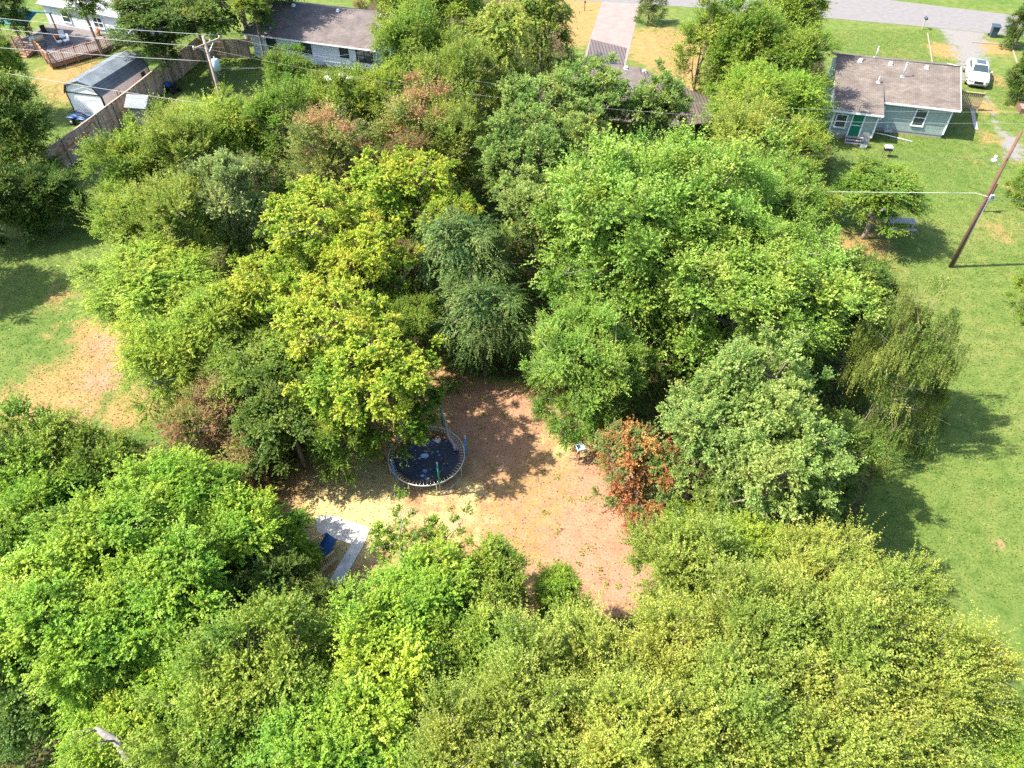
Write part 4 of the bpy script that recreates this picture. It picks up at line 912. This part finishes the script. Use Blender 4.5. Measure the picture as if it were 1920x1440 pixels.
for i in range(5): MB().bar((.45 - .08 * i - .04, -.2, .3 + .35 * i), (.45 - .08 * i - .04, .2, .3 + .35 * i), .035).build("rung", M_deck, t)

# ---------------------------------------------------------------- fences
def board_fence(name, label, a, c, ht, inner=1, red=False, cap=True, group=None):
    a = Vector((*a, 0)); c = Vector((*c, 0)); ln = (c - a).length
    t = thing(name, label, "fence", a, math.atan2(c.y - a.y, c.x - a.x), group)
    rnd = random.Random(7); bd = MB(); x = 0.0
    while x < ln:
        bd.box((x + .075, 0, ht / 2 + rnd.uniform(-.02, .02)), (.142, .022, ht)); x += .153
    bd.build("boards", M_fboard, t)
    for z in (.35, ht * .55, ht - .3): MB().box((ln / 2, -.045 * inner, z), (ln, .04, .10)).build("rail", M_rail, t)
    if cap: MB().box((ln / 2, 0, ht + .035), (ln, .15, .035)).build("cap", M_cap, t)
    x = 0.0
    while x <= ln + .1: MB().box((min(x, ln), -.09 * inner, ht / 2), (.10, .10, ht)).build("post", M_rail, t); x += 2.4
    if red:
        for (u, v, z) in ((.2, 1.9, 1.45), (2.2, 4.2, 1.50), (4.5, 5.6, 1.46), (1.8, 2.2, 2.0), (3.0, 3.3, 2.05), (5.9, 6.4, 2.0)): MB().box(((u + v) / 2, -.073 * inner, z), (v - u, .012, .13)).build("paint_mark", M_redp, t)
    return t
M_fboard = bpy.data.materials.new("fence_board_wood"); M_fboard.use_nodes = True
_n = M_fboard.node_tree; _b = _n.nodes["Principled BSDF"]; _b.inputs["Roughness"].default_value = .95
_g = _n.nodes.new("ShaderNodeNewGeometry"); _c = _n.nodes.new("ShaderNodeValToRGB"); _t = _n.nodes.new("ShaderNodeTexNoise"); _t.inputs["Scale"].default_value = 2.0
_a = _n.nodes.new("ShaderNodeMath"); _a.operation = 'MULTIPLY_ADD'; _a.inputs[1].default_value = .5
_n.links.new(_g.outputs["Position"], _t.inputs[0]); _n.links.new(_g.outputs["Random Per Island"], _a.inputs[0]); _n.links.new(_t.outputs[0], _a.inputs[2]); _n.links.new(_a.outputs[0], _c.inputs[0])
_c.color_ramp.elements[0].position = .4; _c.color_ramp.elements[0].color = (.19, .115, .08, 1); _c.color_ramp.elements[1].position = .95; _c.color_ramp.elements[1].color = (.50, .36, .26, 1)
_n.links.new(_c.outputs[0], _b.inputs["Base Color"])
board_fence("wood_fence", "tall weathered wood fence with red paint marks and pale top board", (-37.6, 53.8), (-35.25, 66.0), 2.3, 1, True)
board_fence("wood_fence", "grey middle stretch of the tall wood fence behind the playhouse", (-35.25, 66.05), (-34.3, 72.2), 2.3, 1)
board_fence("wood_fence", "shaded far stretch of the tall wood fence with exposed rails", (-34.3, 72.3), (-33.2, 79.6), 2.2, 1, cap=False)
board_fence("wood_fence", "dark shaded fence running from the corner to the pale house", (-33.1, 79.7), (-28.2, 79.8), 1.9, 1, cap=False)

# playhouse
h = thing("playhouse", "small clapboard playhouse with pale shingle roof beside the fence", "playhouse", (-33.75, 64.3, 0), R_(-9))
MB().box((0, 0, .95), (1.8, 1.7, 1.9)).add([(.9, -.85, 1.9), (.9, .85, 1.9), (.9, 0, 2.5)], [(0, 1, 2)]).add([(-.9, -.85, 1.9), (-.9, .85, 1.9), (-.9, 0, 2.5)], [(0, 2, 1)]).build("wall", striped("tan_clapboard", (.36, .33, .26), (.15, .14, .11), 8, 'Z'), h)
MB().slab([(-1.05, -1.05, 1.78), (1.05, -1.05, 1.78), (1.05, 0, 2.56), (-1.05, 0, 2.56)], .06).slab([(-1.05, 0, 2.56), (1.05, 0, 2.56), (1.05, 1.05, 1.78), (-1.05, 1.05, 1.78)], .06).build("roof", shingles("light_shingles", (.20, .22, .245), (.25, .27, .29)), h)
MB().tube([(.92, .5 * math.cos(a), 1.2 + .5 * math.sin(a)) for a in [math.pi * q / 8 for q in range(9)]], .05, 6).box((.905, 0, .7), (.02, .9, 1.1)).build("doorway", M_dark, h)

# quad bike
t = thing("quad_bike", "blue and black quad bike on the grass in front of the gambrel shed", "quad bike", (-39.6, 64.0, 0), R_(72))
MB().loft([[(x * a, y, z) for x, z in ((-.28, .45), (-.32, .62), (-.2, b_), (.2, b_), (.32, .62), (.28, .45))] for y, a, b_ in ((-.85, .8, .66), (-.5, .9, .74), (-.1, .7, .76), (.35, 1.0, .9), (.75, .9, .85), (.95, .6, .72))]).build("body", M_blue, t)
for s in (-1, 1):
    MB().loft([[(s * (.28 + .36 * u), y + dy * .42, .66 + .12 * math.cos(dy)) for u in (0, 1)] + [(s * (.28 + .36 * u), y + dy * .42, .62 + .12 * math.cos(dy)) for u in (1, 0)] for dy in (-1, -.4, .4, 1) for y in (.62,)]).build("fender", M_blue, t)
    MB().loft([[(s * (.28 + .36 * u), -.62 + dy * .42, .66 + .12 * math.cos(dy)) for u in (0, 1)] + [(s * (.28 + .36 * u), -.62 + dy * .42, .62 + .12 * math.cos(dy)) for u in (1, 0)] for dy in (-1, -.4, .4, 1)]).build("fender", M_blue, t)
    for y in (-.62, .62):
        wl = MB().tube([(s * .36, y, .30), (s * .62, y, .30)], .30, 14).build("wheel", M_rubber, t); MB().tube([(s * .6, y, .30), (s * .635, y, .30)], .14, 10).build("rim", M_galv, wl)
MB().box((0, -.2, .86), (.34, .75, .16)).build("seat", M_black, t, bevel=.04)
MB().tube([(-.42, .3, 1.12), (-.15, .38, 1.08), (.15, .38, 1.08), (.42, .3, 1.12)], .025, 6).tube([(0, .38, 1.08), (0, .45, .8)], .03, 6).build("handlebar", M_black, t)
for y in (.8, -.75):
    r = MB()
    for i in range(5): r.tube([(-.4 + i * .2, y - .25, .95), (-.4 + i * .2, y + .25, .95)], .014, 5)
    for k in (-.25, 0, .25): r.tube([(-.42, y + k, .95), (.42, y + k, .95)], .016, 5)
    r.tube([(0, y, .94), (0, y, .8)], .03, 5); r.build("rack", M_black, t)
# mower
t = thing("lawn_mower", "dark blue riding mower parked by the fence in the shade", "mower", at(324, 172), R_(60))
MB().loft([[(x * a, y, z) for x, z in ((-.3, .35), (-.3, b_), (-.2, b_ + .1), (.2, b_ + .1), (.3, b_), (.3, .35))] for y, a, b_ in ((.1, 1, .75), (.6, 1, .75), (.9, .8, .6))]).build("hood", M_blue, t)
MB().box((0, -.25, .45), (.8, .9, .12)).build("deck", M_black, t, bevel=.03); MB().box((0, -.45, .68), (.42, .4, .12)).box((0, -.68, .9), (.42, .08, .4)).build("seat", M_black, t, bevel=.03)
MB().tube([(0, .05, .7), (0, -.08, .95)], .025, 6).tube([(.16 * math.cos(a), -.08 + .14 * math.sin(a), .96) for a in [q * math.pi / 5 for q in range(11)]], .018, 5).build("steering_wheel", M_black, t)
for x_, y_, r_ in ((-.4, -.5, .25), (.4, -.5, .25), (-.33, .65, .19), (.33, .65, .19)): MB().tube([(x_ - .09, y_, r_), (x_ + .09, y_, r_)], r_, 12).build("wheel", M_rubber, t)

# ---------------------------------------------------------------- utility poles and wires
PL = Vector((-24.3, 59.4, 0))
t = thing("utility_pole", "wood utility pole with crossarm and transformer at the upper left", "utility pole", PL, 0)
MB().tube([(0, 0, -.1), (0, 0, 5), (0, 0, 9.3)], [.17, .15, .12], 12).build("pole", M_pole, t)
ca = Vector((1.05, 1.55, 8.65)); cb = Vector((-1.05, -1.3, 8.65)); ca_ = Vector((.80, 1.30, 8.7)); cb_ = Vector((-.62, -1.05, 8.7))
MB().bar(cb_, ca_, .10, .13).build("crossarm", M_pole, t)
for e in (ca_, cb_): MB().bar((0, 0, 7.9), e * .55 + Vector((0, 0, 8.6 * .45)), .03, .05).build("brace", M_galv, t)
for e in (ca_ * 1, cb_ * 1, Vector((0, 0, 8.78)) + (ca_ - Vector((0, 0, 8.7))) * .35): MB().tube([(e.x * .96, e.y * .96, 8.75), (e.x * .96, e.y * .96, 8.82), (e.x * .96, e.y * .96, 8.92)], [.03, .07, .04], 8).build("insulator", M_white, t)
xf = MB().tube([(.42, -.1, 6.7), (.42, -.1, 7.55), (.42, -.1, 7.62)], [.27, .27, .2], 16).build("transformer", M_xfmr, t)
MB().tube([(.42, -.1, 7.6), (.42, -.1, 7.8)], [.05, .03], 8).box((.18, -.05, 7.2), (.2, .1, .5)).build("bushing", M_white, xf)
MB().tube([(.42, -.1, 7.8), (.5, .1, 8.2), (.3, .4, 8.6)], .012, 5).tube([(.45, -.3, 6.7), (.6, -.45, 6.4), (.75, -.3, 6.5), (1.0, -.3, 6.7)], .02, 5).build("drop_wire", M_wired, t)

PR = Vector((30.85, 41.65, 0))
t = thing("utility_pole", "tall bare brown utility pole with street lamp on the right lawn", "utility pole", PR, 0)
MB().tube([(0, 0, -.1), (0, 0, 5), (0, 0, 10.0)], [.14, .12, .09], 12).build("pole", M_poler, t)
arm = MB().tube([(0, 0, 7.7), (-.35, .1, 7.75), (-.5, .15, 8.0)], .03, 6).build("lamp_arm", M_galv, t)
MB().ball((-.62, .2, 8.0), .17, 10, (1.1, 1, .7)).tube([(-.62, .2, 8.1), (-.62, .2, 8.3)], .08, 8).build("street_lamp", M_white, arm)
MB().tube([(.17, -.05, 0), (.16, -.05, 5.5)], .03, 6).build("conduit", M_galv, t)
t = thing("meter_post", "short meter post with box standing behind the tall bare pole", "meter post", at(1842, 397), 0)
MB().box((0, 0, 1.2), (.12, .12, 2.4)).build("post", M_poler, t); MB().box((.05, -.12, 1.3), (.3, .16, .45)).build("meter_box", M_galv, t); MB().tube([(.05, -.2, 1.35), (.05, -.28, 1.35)], .1, 10).build("meter", M_glass, t)

def wire(label, pts, r, m, sag=.4):
    b = MB(); out = []
    for a, c in zip(pts[:-1], pts[1:]):
        a = Vector(a); c = Vector(c); n = 14; ln = (c - a).length; sg = sag * (ln / 40) ** 2
        for i in range(n):
            u = i / n; p = a.lerp(c, u); p.z -= 4 * sg * u * (1 - u); out.append(p)
    out.append(Vector(pts[-1])); b.tube(out, r, 5)
    o = b.build("power_line", m); return tag(o, label, "wire")
topA = PL + ca_ * .96 + Vector((0, 0, .6)); topB = PL + cb_ * .96 + Vector((0, 0, .6))
def beyond(p0, px, py, z, k=2.0):
    q = at(px, py, z); return q + (q - Vector(p0)) * k
topA = PL + Vector((ca_.x * .96, ca_.y * .96, 8.93)); topB = PL + Vector((cb_.x * .96, cb_.y * .96, 8.93)); mid = PL + Vector((-.1, -.1, 7.4)); low_ = PL + Vector((0, -.13, 6.2))
prt = PR + Vector((0, 0, 9.95)); prm = PR + Vector((0, -.1, 9.4))
wire("uppermost power line running from the left edge to the crossarm", [beyond(topA, 0, 29, 9.2, .6), topA], .016, M_wire)
wire("second power line from the left edge to the near end of the crossarm", [beyond(topB, 40, 55, 9.0, .6), topB], .016, M_wire)
wire("thin upper line crossing above the grove and the sage house", [topA, PR + Vector((1.5, 3.5, 9.6)), (75, 36, 9.5)], .005, M_wire, .8)
wire("thin lower line crossing above the grove and the sage house", [topB, PR + Vector((.8, 1.7, 9.7)), (75, 33, 9.5)], .005, M_wire, .8)
wire("third line attached to the left pole below the crossarm", [beyond(mid, 40, 90, 7.7, .6), mid], .018, M_wire, .3)
wire("service line from the transformer toward the pale house", [PL + Vector((.6, -.2, 6.9)), at(480, 128, 6.4), (-13.5, 75.0, 2.6)], .02, M_wire, .3)
wire("lowest line crossing over the gambrel shed into the trees", [beyond(at(345, 189, 6.0), 45, 141, 6.6, .6), at(345, 189, 6.0), at(700, 230, 5.2)], .018, M_wire, .3)
wire("thin line ending at the bare brown pole near its lamp", [at(1180, 279, 8.4), PR + Vector((0, -.1, 8.3)), (60, 40.5, 8.2)], .011, M_wired, .5)
wire("bright white service cable stretched left of the bare brown pole", [at(1500, 359, 5.7), at(1830, 362, 5.7), PR + Vector((0, -.12, 5.6))], .011, M_white, .05)
wire("faint cable leaving the bare brown pole toward the right edge", [PR + Vector((0, -.12, 5.5)), at(1935, 378, 5.0)], .012, M_wire, .05)

# ---------------------------------------------------------------- trampoline
TC = Vector((-4.45, 23.9, 0)); TR_, TZ = 1.98, .85
t = thing("trampoline", "round dark blue trampoline with bare net poles in the clearing", "trampoline", TC, 0)
def circ(r, z, n=48, a0=0, a1=2 * math.pi): return [(r * math.cos(a0 + (a1 - a0) * i / n), r * math.sin(a0 + (a1 - a0) * i / n), z) for i in range(n + 1)]
MB().tube(circ(TR_, TZ), .032, 8, False).build("rim", M_galv, t)
M_mat = bpy.data.materials.new("trampoline_mat"); M_mat.use_nodes = True
_n = M_mat.node_tree; _b = _n.nodes["Principled BSDF"]; _b.inputs["Specular IOR Level"].default_value = .5
_tc = _n.nodes.new("ShaderNodeTexCoord"); _t = _n.nodes.new("ShaderNodeTexNoise"); _t.inputs["Scale"].default_value = 1.9; _t.inputs["Detail"].default_value = 5
_c = _n.nodes.new("ShaderNodeValToRGB"); _c.color_ramp.elements[0].position = .55; _c.color_ramp.elements[1].position = .72; _c.color_ramp.elements[0].color = (.006, .014, .032, 1); _c.color_ramp.elements[1].color = (.022, .035, .06, 1)
_n.links.new(_tc.outputs["Object"], _t.inputs[0]); _n.links.new(_t.outputs[0], _c.inputs[0]); _n.links.new(_c.outputs[0], _b.inputs["Base Color"]); _b.inputs["Roughness"].default_value = .55
rs = [0, .5, 1.0, 1.4, 1.70]; v_ = [(0, 0, TZ - .14)]; f_ = []
for k, r in enumerate(rs[1:]):
    for i in range(48): a = i * math.pi / 24; v_.append((r * math.cos(a), r * math.sin(a), TZ - .14 * (1 - (r / 1.7) ** 2)))
f_ += [(0, 1 + i, 1 + (i + 1) % 48) for i in range(48)]
for k in range(3): f_ += [(1 + k * 48 + i, 1 + (k + 1) * 48 + i, 1 + (k + 1) * 48 + (i + 1) % 48, 1 + k * 48 + (i + 1) % 48) for i in range(48)]
MB().add(v_, f_, True).build("mat", M_mat, t)
sp = MB()
for i in range(64):
    a = i * math.pi / 32; sp.tube([(1.70 * math.cos(a), 1.70 * math.sin(a), TZ), (1.95 * math.cos(a), 1.95 * math.sin(a), TZ)], .014, 4)
sp.build("springs", M_chrome, t)
for k in range(4):
    a = k * math.pi / 2 + .75; d = .42
    MB().tube([(TR_ * math.cos(a - d), TR_ * math.sin(a - d), TZ), (TR_ * math.cos(a - d), TR_ * math.sin(a - d), .03), (TR_ * math.cos(a), TR_ * math.sin(a), .03), (TR_ * math.cos(a + d), TR_ * math.sin(a + d), .03), (TR_ * math.cos(a + d), TR_ * math.sin(a + d), TZ)], .024, 6).build("leg", M_galv, t)
M_foamg = mat("green_foam", (.0, .22, .13), .7); M_foamb = mat("blue_foam", (.02, .16, .42), .7)
for px, py, fm, zz, lean in ((756, 903, M_foamb, 2.3, (-.15, 0)), (822, 912, M_foamg, 2.5, (0, 0)), (863, 868, M_foamb, 2.4, (.05, .05)), (838, 806, M_foamg, 2.6, (-.05, .1)), (731, 852, M_foamb, 2.2, (-.1, .1))):
    p = at(px, py, .3) - TC; pa = Vector((p.x, p.y, 0)).normalized() * (TR_ + .05)
    pe = MB().tube([(pa.x, pa.y, .1), (pa.x + lean[0], pa.y + lean[1], zz)], .02, 6).ball((pa.x + lean[0], pa.y + lean[1], zz + .03), .045, 8).build("net_pole", M_galv, t)
    k0, k1 = .35, .93
    MB().tube([(pa.x + lean[0] * k0, pa.y + lean[1] * k0, .1 + (zz - .1) * k0), (pa.x + lean[0] * k1, pa.y + lean[1] * k1, .1 + (zz - .1) * k1)], .042, 8).build("foam_sleeve", fm, pe)
a = at(829, 775, 2.35) - TC; c = at(853, 845, 1.0) - TC; nb = MB(); pts = [a.lerp(c, u) + Vector((.05 * math.sin(u * 9), .05 * math.cos(u * 7), -.15 * math.sin(u * 3.1))) for u in [q / 10 for q in range(11)]]
nb.tube(pts, [.03, .07, .05, .08, .05, .09, .06, .09, .06, .10, .05], 7).tube([p + Vector((.12, .05, -.12)) for p in pts[3:]], [.03, .05, .04, .06, .04, .06, .05, .03], 6).build("bundled_net", mat("faded_net", (.20, .17, .16), .95, noise=(9, .2, (.34, .29, .27))), t)
rg = np.random.default_rng(8)
aa = rg.uniform(.9, 3.05, 1500); r_ = 1.62 - np.abs(rg.normal(0, .10, 1500)) - .12 * rg.uniform(0, 1, 1500) * np.sin((aa - 1.1) * 1.6)
lp = np.stack([TC.x + r_ * np.cos(aa), TC.y + r_ * np.sin(aa)], 1); lp2 = TC.x, TC.y
rr2 = np.sqrt(rg.uniform(0, 1, 70)) * 1.6; a2 = rg.uniform(0, 6.28, 70)
lp = np.concatenate([lp, np.stack([TC.x + rr2 * np.cos(a2), TC.y + rr2 * np.sin(a2)], 1)])
lo = scatter_leaves("fallen_leaves", LM['brown'], lp, np.full(len(lp), .03), .11, .045, 3.0, 9, .2, .75); lo.location.z = TZ + .01
# wet patches lying on the mat
M_wet = mat("puddle_water", (.10, .22, .36), .08, .8)
b = MB(); rr = random.Random(5)
for cx, cy, r in ((-.12, .06, .24), (-.38, -.1, .07), (-.75, -.02, .10), (-.6, -.2, .07), (.0, -.95, .16), (-.25, -.02, .1), (.28, -.85, .05), (.65, .1, .05), (-.1, -1.3, .13), (-.62, .42, .05)):
    n = 11; zc_ = TZ - .14 * (1 - (math.hypot(cx, cy) / 1.7) ** 2) + .012 + .03 * r
    b.add([(cx + r * rr.uniform(.55, 1.1) * math.cos(i * 6.283 / n), cy + r * .8 * rr.uniform(.55, 1.1) * math.sin(i * 6.283 / n), zc_) for i in range(n)], [tuple(range(n))])
o = b.build("puddle_water", M_wet, loc=TC); tag(o, kind="stuff")

# feeder post
t = thing("bird_feeder", "pale green box feeder on a thin post by the red shrub", "bird feeder", at(1085, 871), R_(15))
MB().tube([(0, 0, 0), (0, 0, 1.3)], .018, 6).build("post", M_black, t)
MB().box((0, 0, 1.33), (.40, .40, .04)).box((-.19, 0, 1.40), (.02, .4, .12)).box((.19, 0, 1.40), (.02, .4, .12)).box((0, -.19, 1.40), (.36, .02, .12)).box((0, .19, 1.40), (.36, .02, .12)).build("tray", mat("mint_plastic", (.42, .60, .58), .5), t)
MB().box((-.09, .08, 1.38), (.16, .2, .05)).build("seed", M_bin, t)
o = MB().tube([(-.8, .2, .03), (-.3, -.1, .04), (.2, -.25, .03)], .012, 5).build("fallen_twig", M_barkpale, loc=at(1070, 855)); tag(o, "thin pale twig lying left of the bird feeder", "twig")

# slab path, playground bits
sheet("path", [(-9.75, 20.6), (-9.0, 20.75), (-6.95, 19.95), (-7.15, 18.95), (-8.0, 16.6), (-8.6, 16.7), (-7.75, 19.05), (-9.5, 19.75)][::-1], .03, M_slab)
t = thing("plastic_playset", "tan lattice panels of a plastic playset half hidden by vines", "playset", at(600, 1040), R_(35))
def panel(x, y, rz, w_, h_):
    b = MB().box((x, y, .12), (w_, .05, .24), rz=rz)
    n = int(w_ / .1)
    for i in range(n + 1):
        u = -w_ / 2 + w_ * i / n; b.box((x + u * math.cos(rz), y + u * math.sin(rz), h_ / 2), (.035, .035, h_), rz=rz)
    b.box((x, y, h_), (w_ + .05, .06, .06), rz=rz); b.build("panel", M_tan, t)
panel(0, .3, 0, 1.1, .95); panel(-.55, -.25, 1.4, 1.0, .85); panel(.1, -.8, .2, .9, .75)
t = thing("blue_slide", "blue plastic slide panel beside the tan playset", "slide", at(617, 1036), R_(-35))
MB().slab([(-.28, -.5, .12), (.28, -.5, .12), (.28, .4, .85), (-.28, .4, .85)], .05).build("chute", M_blue, t)
for s in (-.3, .3): MB().bar((s, -.5, .2), (s, .4, .93), .05, .14).build("side", M_blue, t)
t = thing("orange_climber", "orange curved plastic toy in the vines below the playset", "toy", at(578, 1066), R_(20))
MB().tube([(-.3, 0, .0), (-.28, 0, .4), (0, 0, .62), (.28, 0, .4), (.3, 0, 0)], .09, 8).build("arch", M_orange, t); MB().box((0, 0, .12), (.5, .25, .08)).build("base", M_orange, t)
# lamp post in the far dry lawn
t = thing("yard_light", "small dark post with shadow on the dry lawn left of the driveway", "post", at(1096, 20)); MB().tube([(0, 0, 0), (0, 0, .9)], .04, 6).build("post", M_black, t); MB().ball((0, 0, .98), .13, 8).build("lamp", M_black, t)

# dead limbs
def dead(label, p, pts, rad, twigs, seed):
    b = MB(); rr = random.Random(seed); P_ = [Vector(q) for q in pts]
    b.tube(P_, rad, 9)
    for q in range(twigs):
        i = rr.randrange(len(P_) - 1); s = P_[i].lerp(P_[i + 1], rr.random()); d = Vector((rr.uniform(-1, 1), rr.uniform(-1, 1), rr.uniform(-.2, .9))).normalized(); l = rr.uniform(.4, 1.1)
        r0 = rad[i] * .35
        b.tube([s, s + d * l * .5 + Vector((rr.uniform(-.1, .1), rr.uniform(-.1, .1), .05)), s + d * l], [r0, r0 * .6, r0 * .2], 5)
    o = b.build("dead_limb", M_barkpale if seed != 2 else mat("weathered_dead_wood", (.09, .078, .066), .95, noise=(7, .22, (.22, .20, .18)), bump=.5), loc=p); return tag(o, label, "dead limb")
dead("thick weathered grey dead limb lying on the vines at the bottom left", at(180, 1365, 6.3), [(0, 0, 0), (.35, -.2, .05), (.8, -.38, .0), (1.15, -.75, -.1), (1.35, -1.05, -.35)], [.07, .11, .12, .10, .06], 6, 2)
dead("pinkish bare limbs in the dark gap under the huge fresh tree", at(1110, 655, 4.0), [(0, 0, 0), (.5, -.1, .1), (1.0, .05, .15), (1.6, .0, .3)], [.03, .045, .05, .05], 9, 4)
dead("bare grey twigs at the thin tree above the yellow maples", at(735, 205, 8.0), [(0, 0, 0), (.5, -.4, .0), (.9, -.7, -.2)], [.02, .03, .04], 10, 6)
dead("bare forked twig above the white slab path", at(740, 1000, 6.6), [(0, 0, -1.0), (.15, .2, -.2), (.3, .55, .3), (.4, .8, .5)], [.03, .025, .02, .008], 6, 9)

# short grass on the lawns
lawn = np.clip(1 - forest * 1.6 - clearing * 1.6 - grav * 1.5, 0, 1) * (1 - .55 * dry)
gp_ = pick(lawn, 190000, 77, (-46, 50), (16, 88))
rl = lambda x: np.interp(x, [q[0] for q in low], [q[1] for q in low])
ok = (gp_[:, 1] < rl(gp_[:, 0]) - .3) & ~((gp_[:, 0] > 7.3) & (gp_[:, 0] < 16.3) & (gp_[:, 1] > 76))
gp_ = gp_[ok]
scatter_leaves("grass", leaf_mat("grass_blade", [(0, G(.07, .12, .02)), (.5, G(.125, .18, .035)), (1, G(.24, .23, .08))], hue=.0, val=0), gp_, np.full(len(gp_), .05), .12, .03, .9, 78, .2, .75)

# leaf litter, weeds in the clearing
cm = np.clip(clearing * 1.2 - .2, 0, 1)
p = pick(cm, 4500, 21, (-14, 12), (10, 36)); scatter_leaves("leaf_litter", LM['brown'], p, np.full(len(p), .04), .075, .03, 2.5, 22, 0, .7)
wd = pick(cm, 90, 31, (-14, 12), (10, 36)); rg = np.random.default_rng(3); wp = np.repeat(wd, 22, 0) + rg.normal(0, .10, (len(wd) * 22, 2))
scatter_leaves("weeds", LM['elm'], wp, np.full(len(wp), .14), .10, .03, .8, 32, .3, .7)
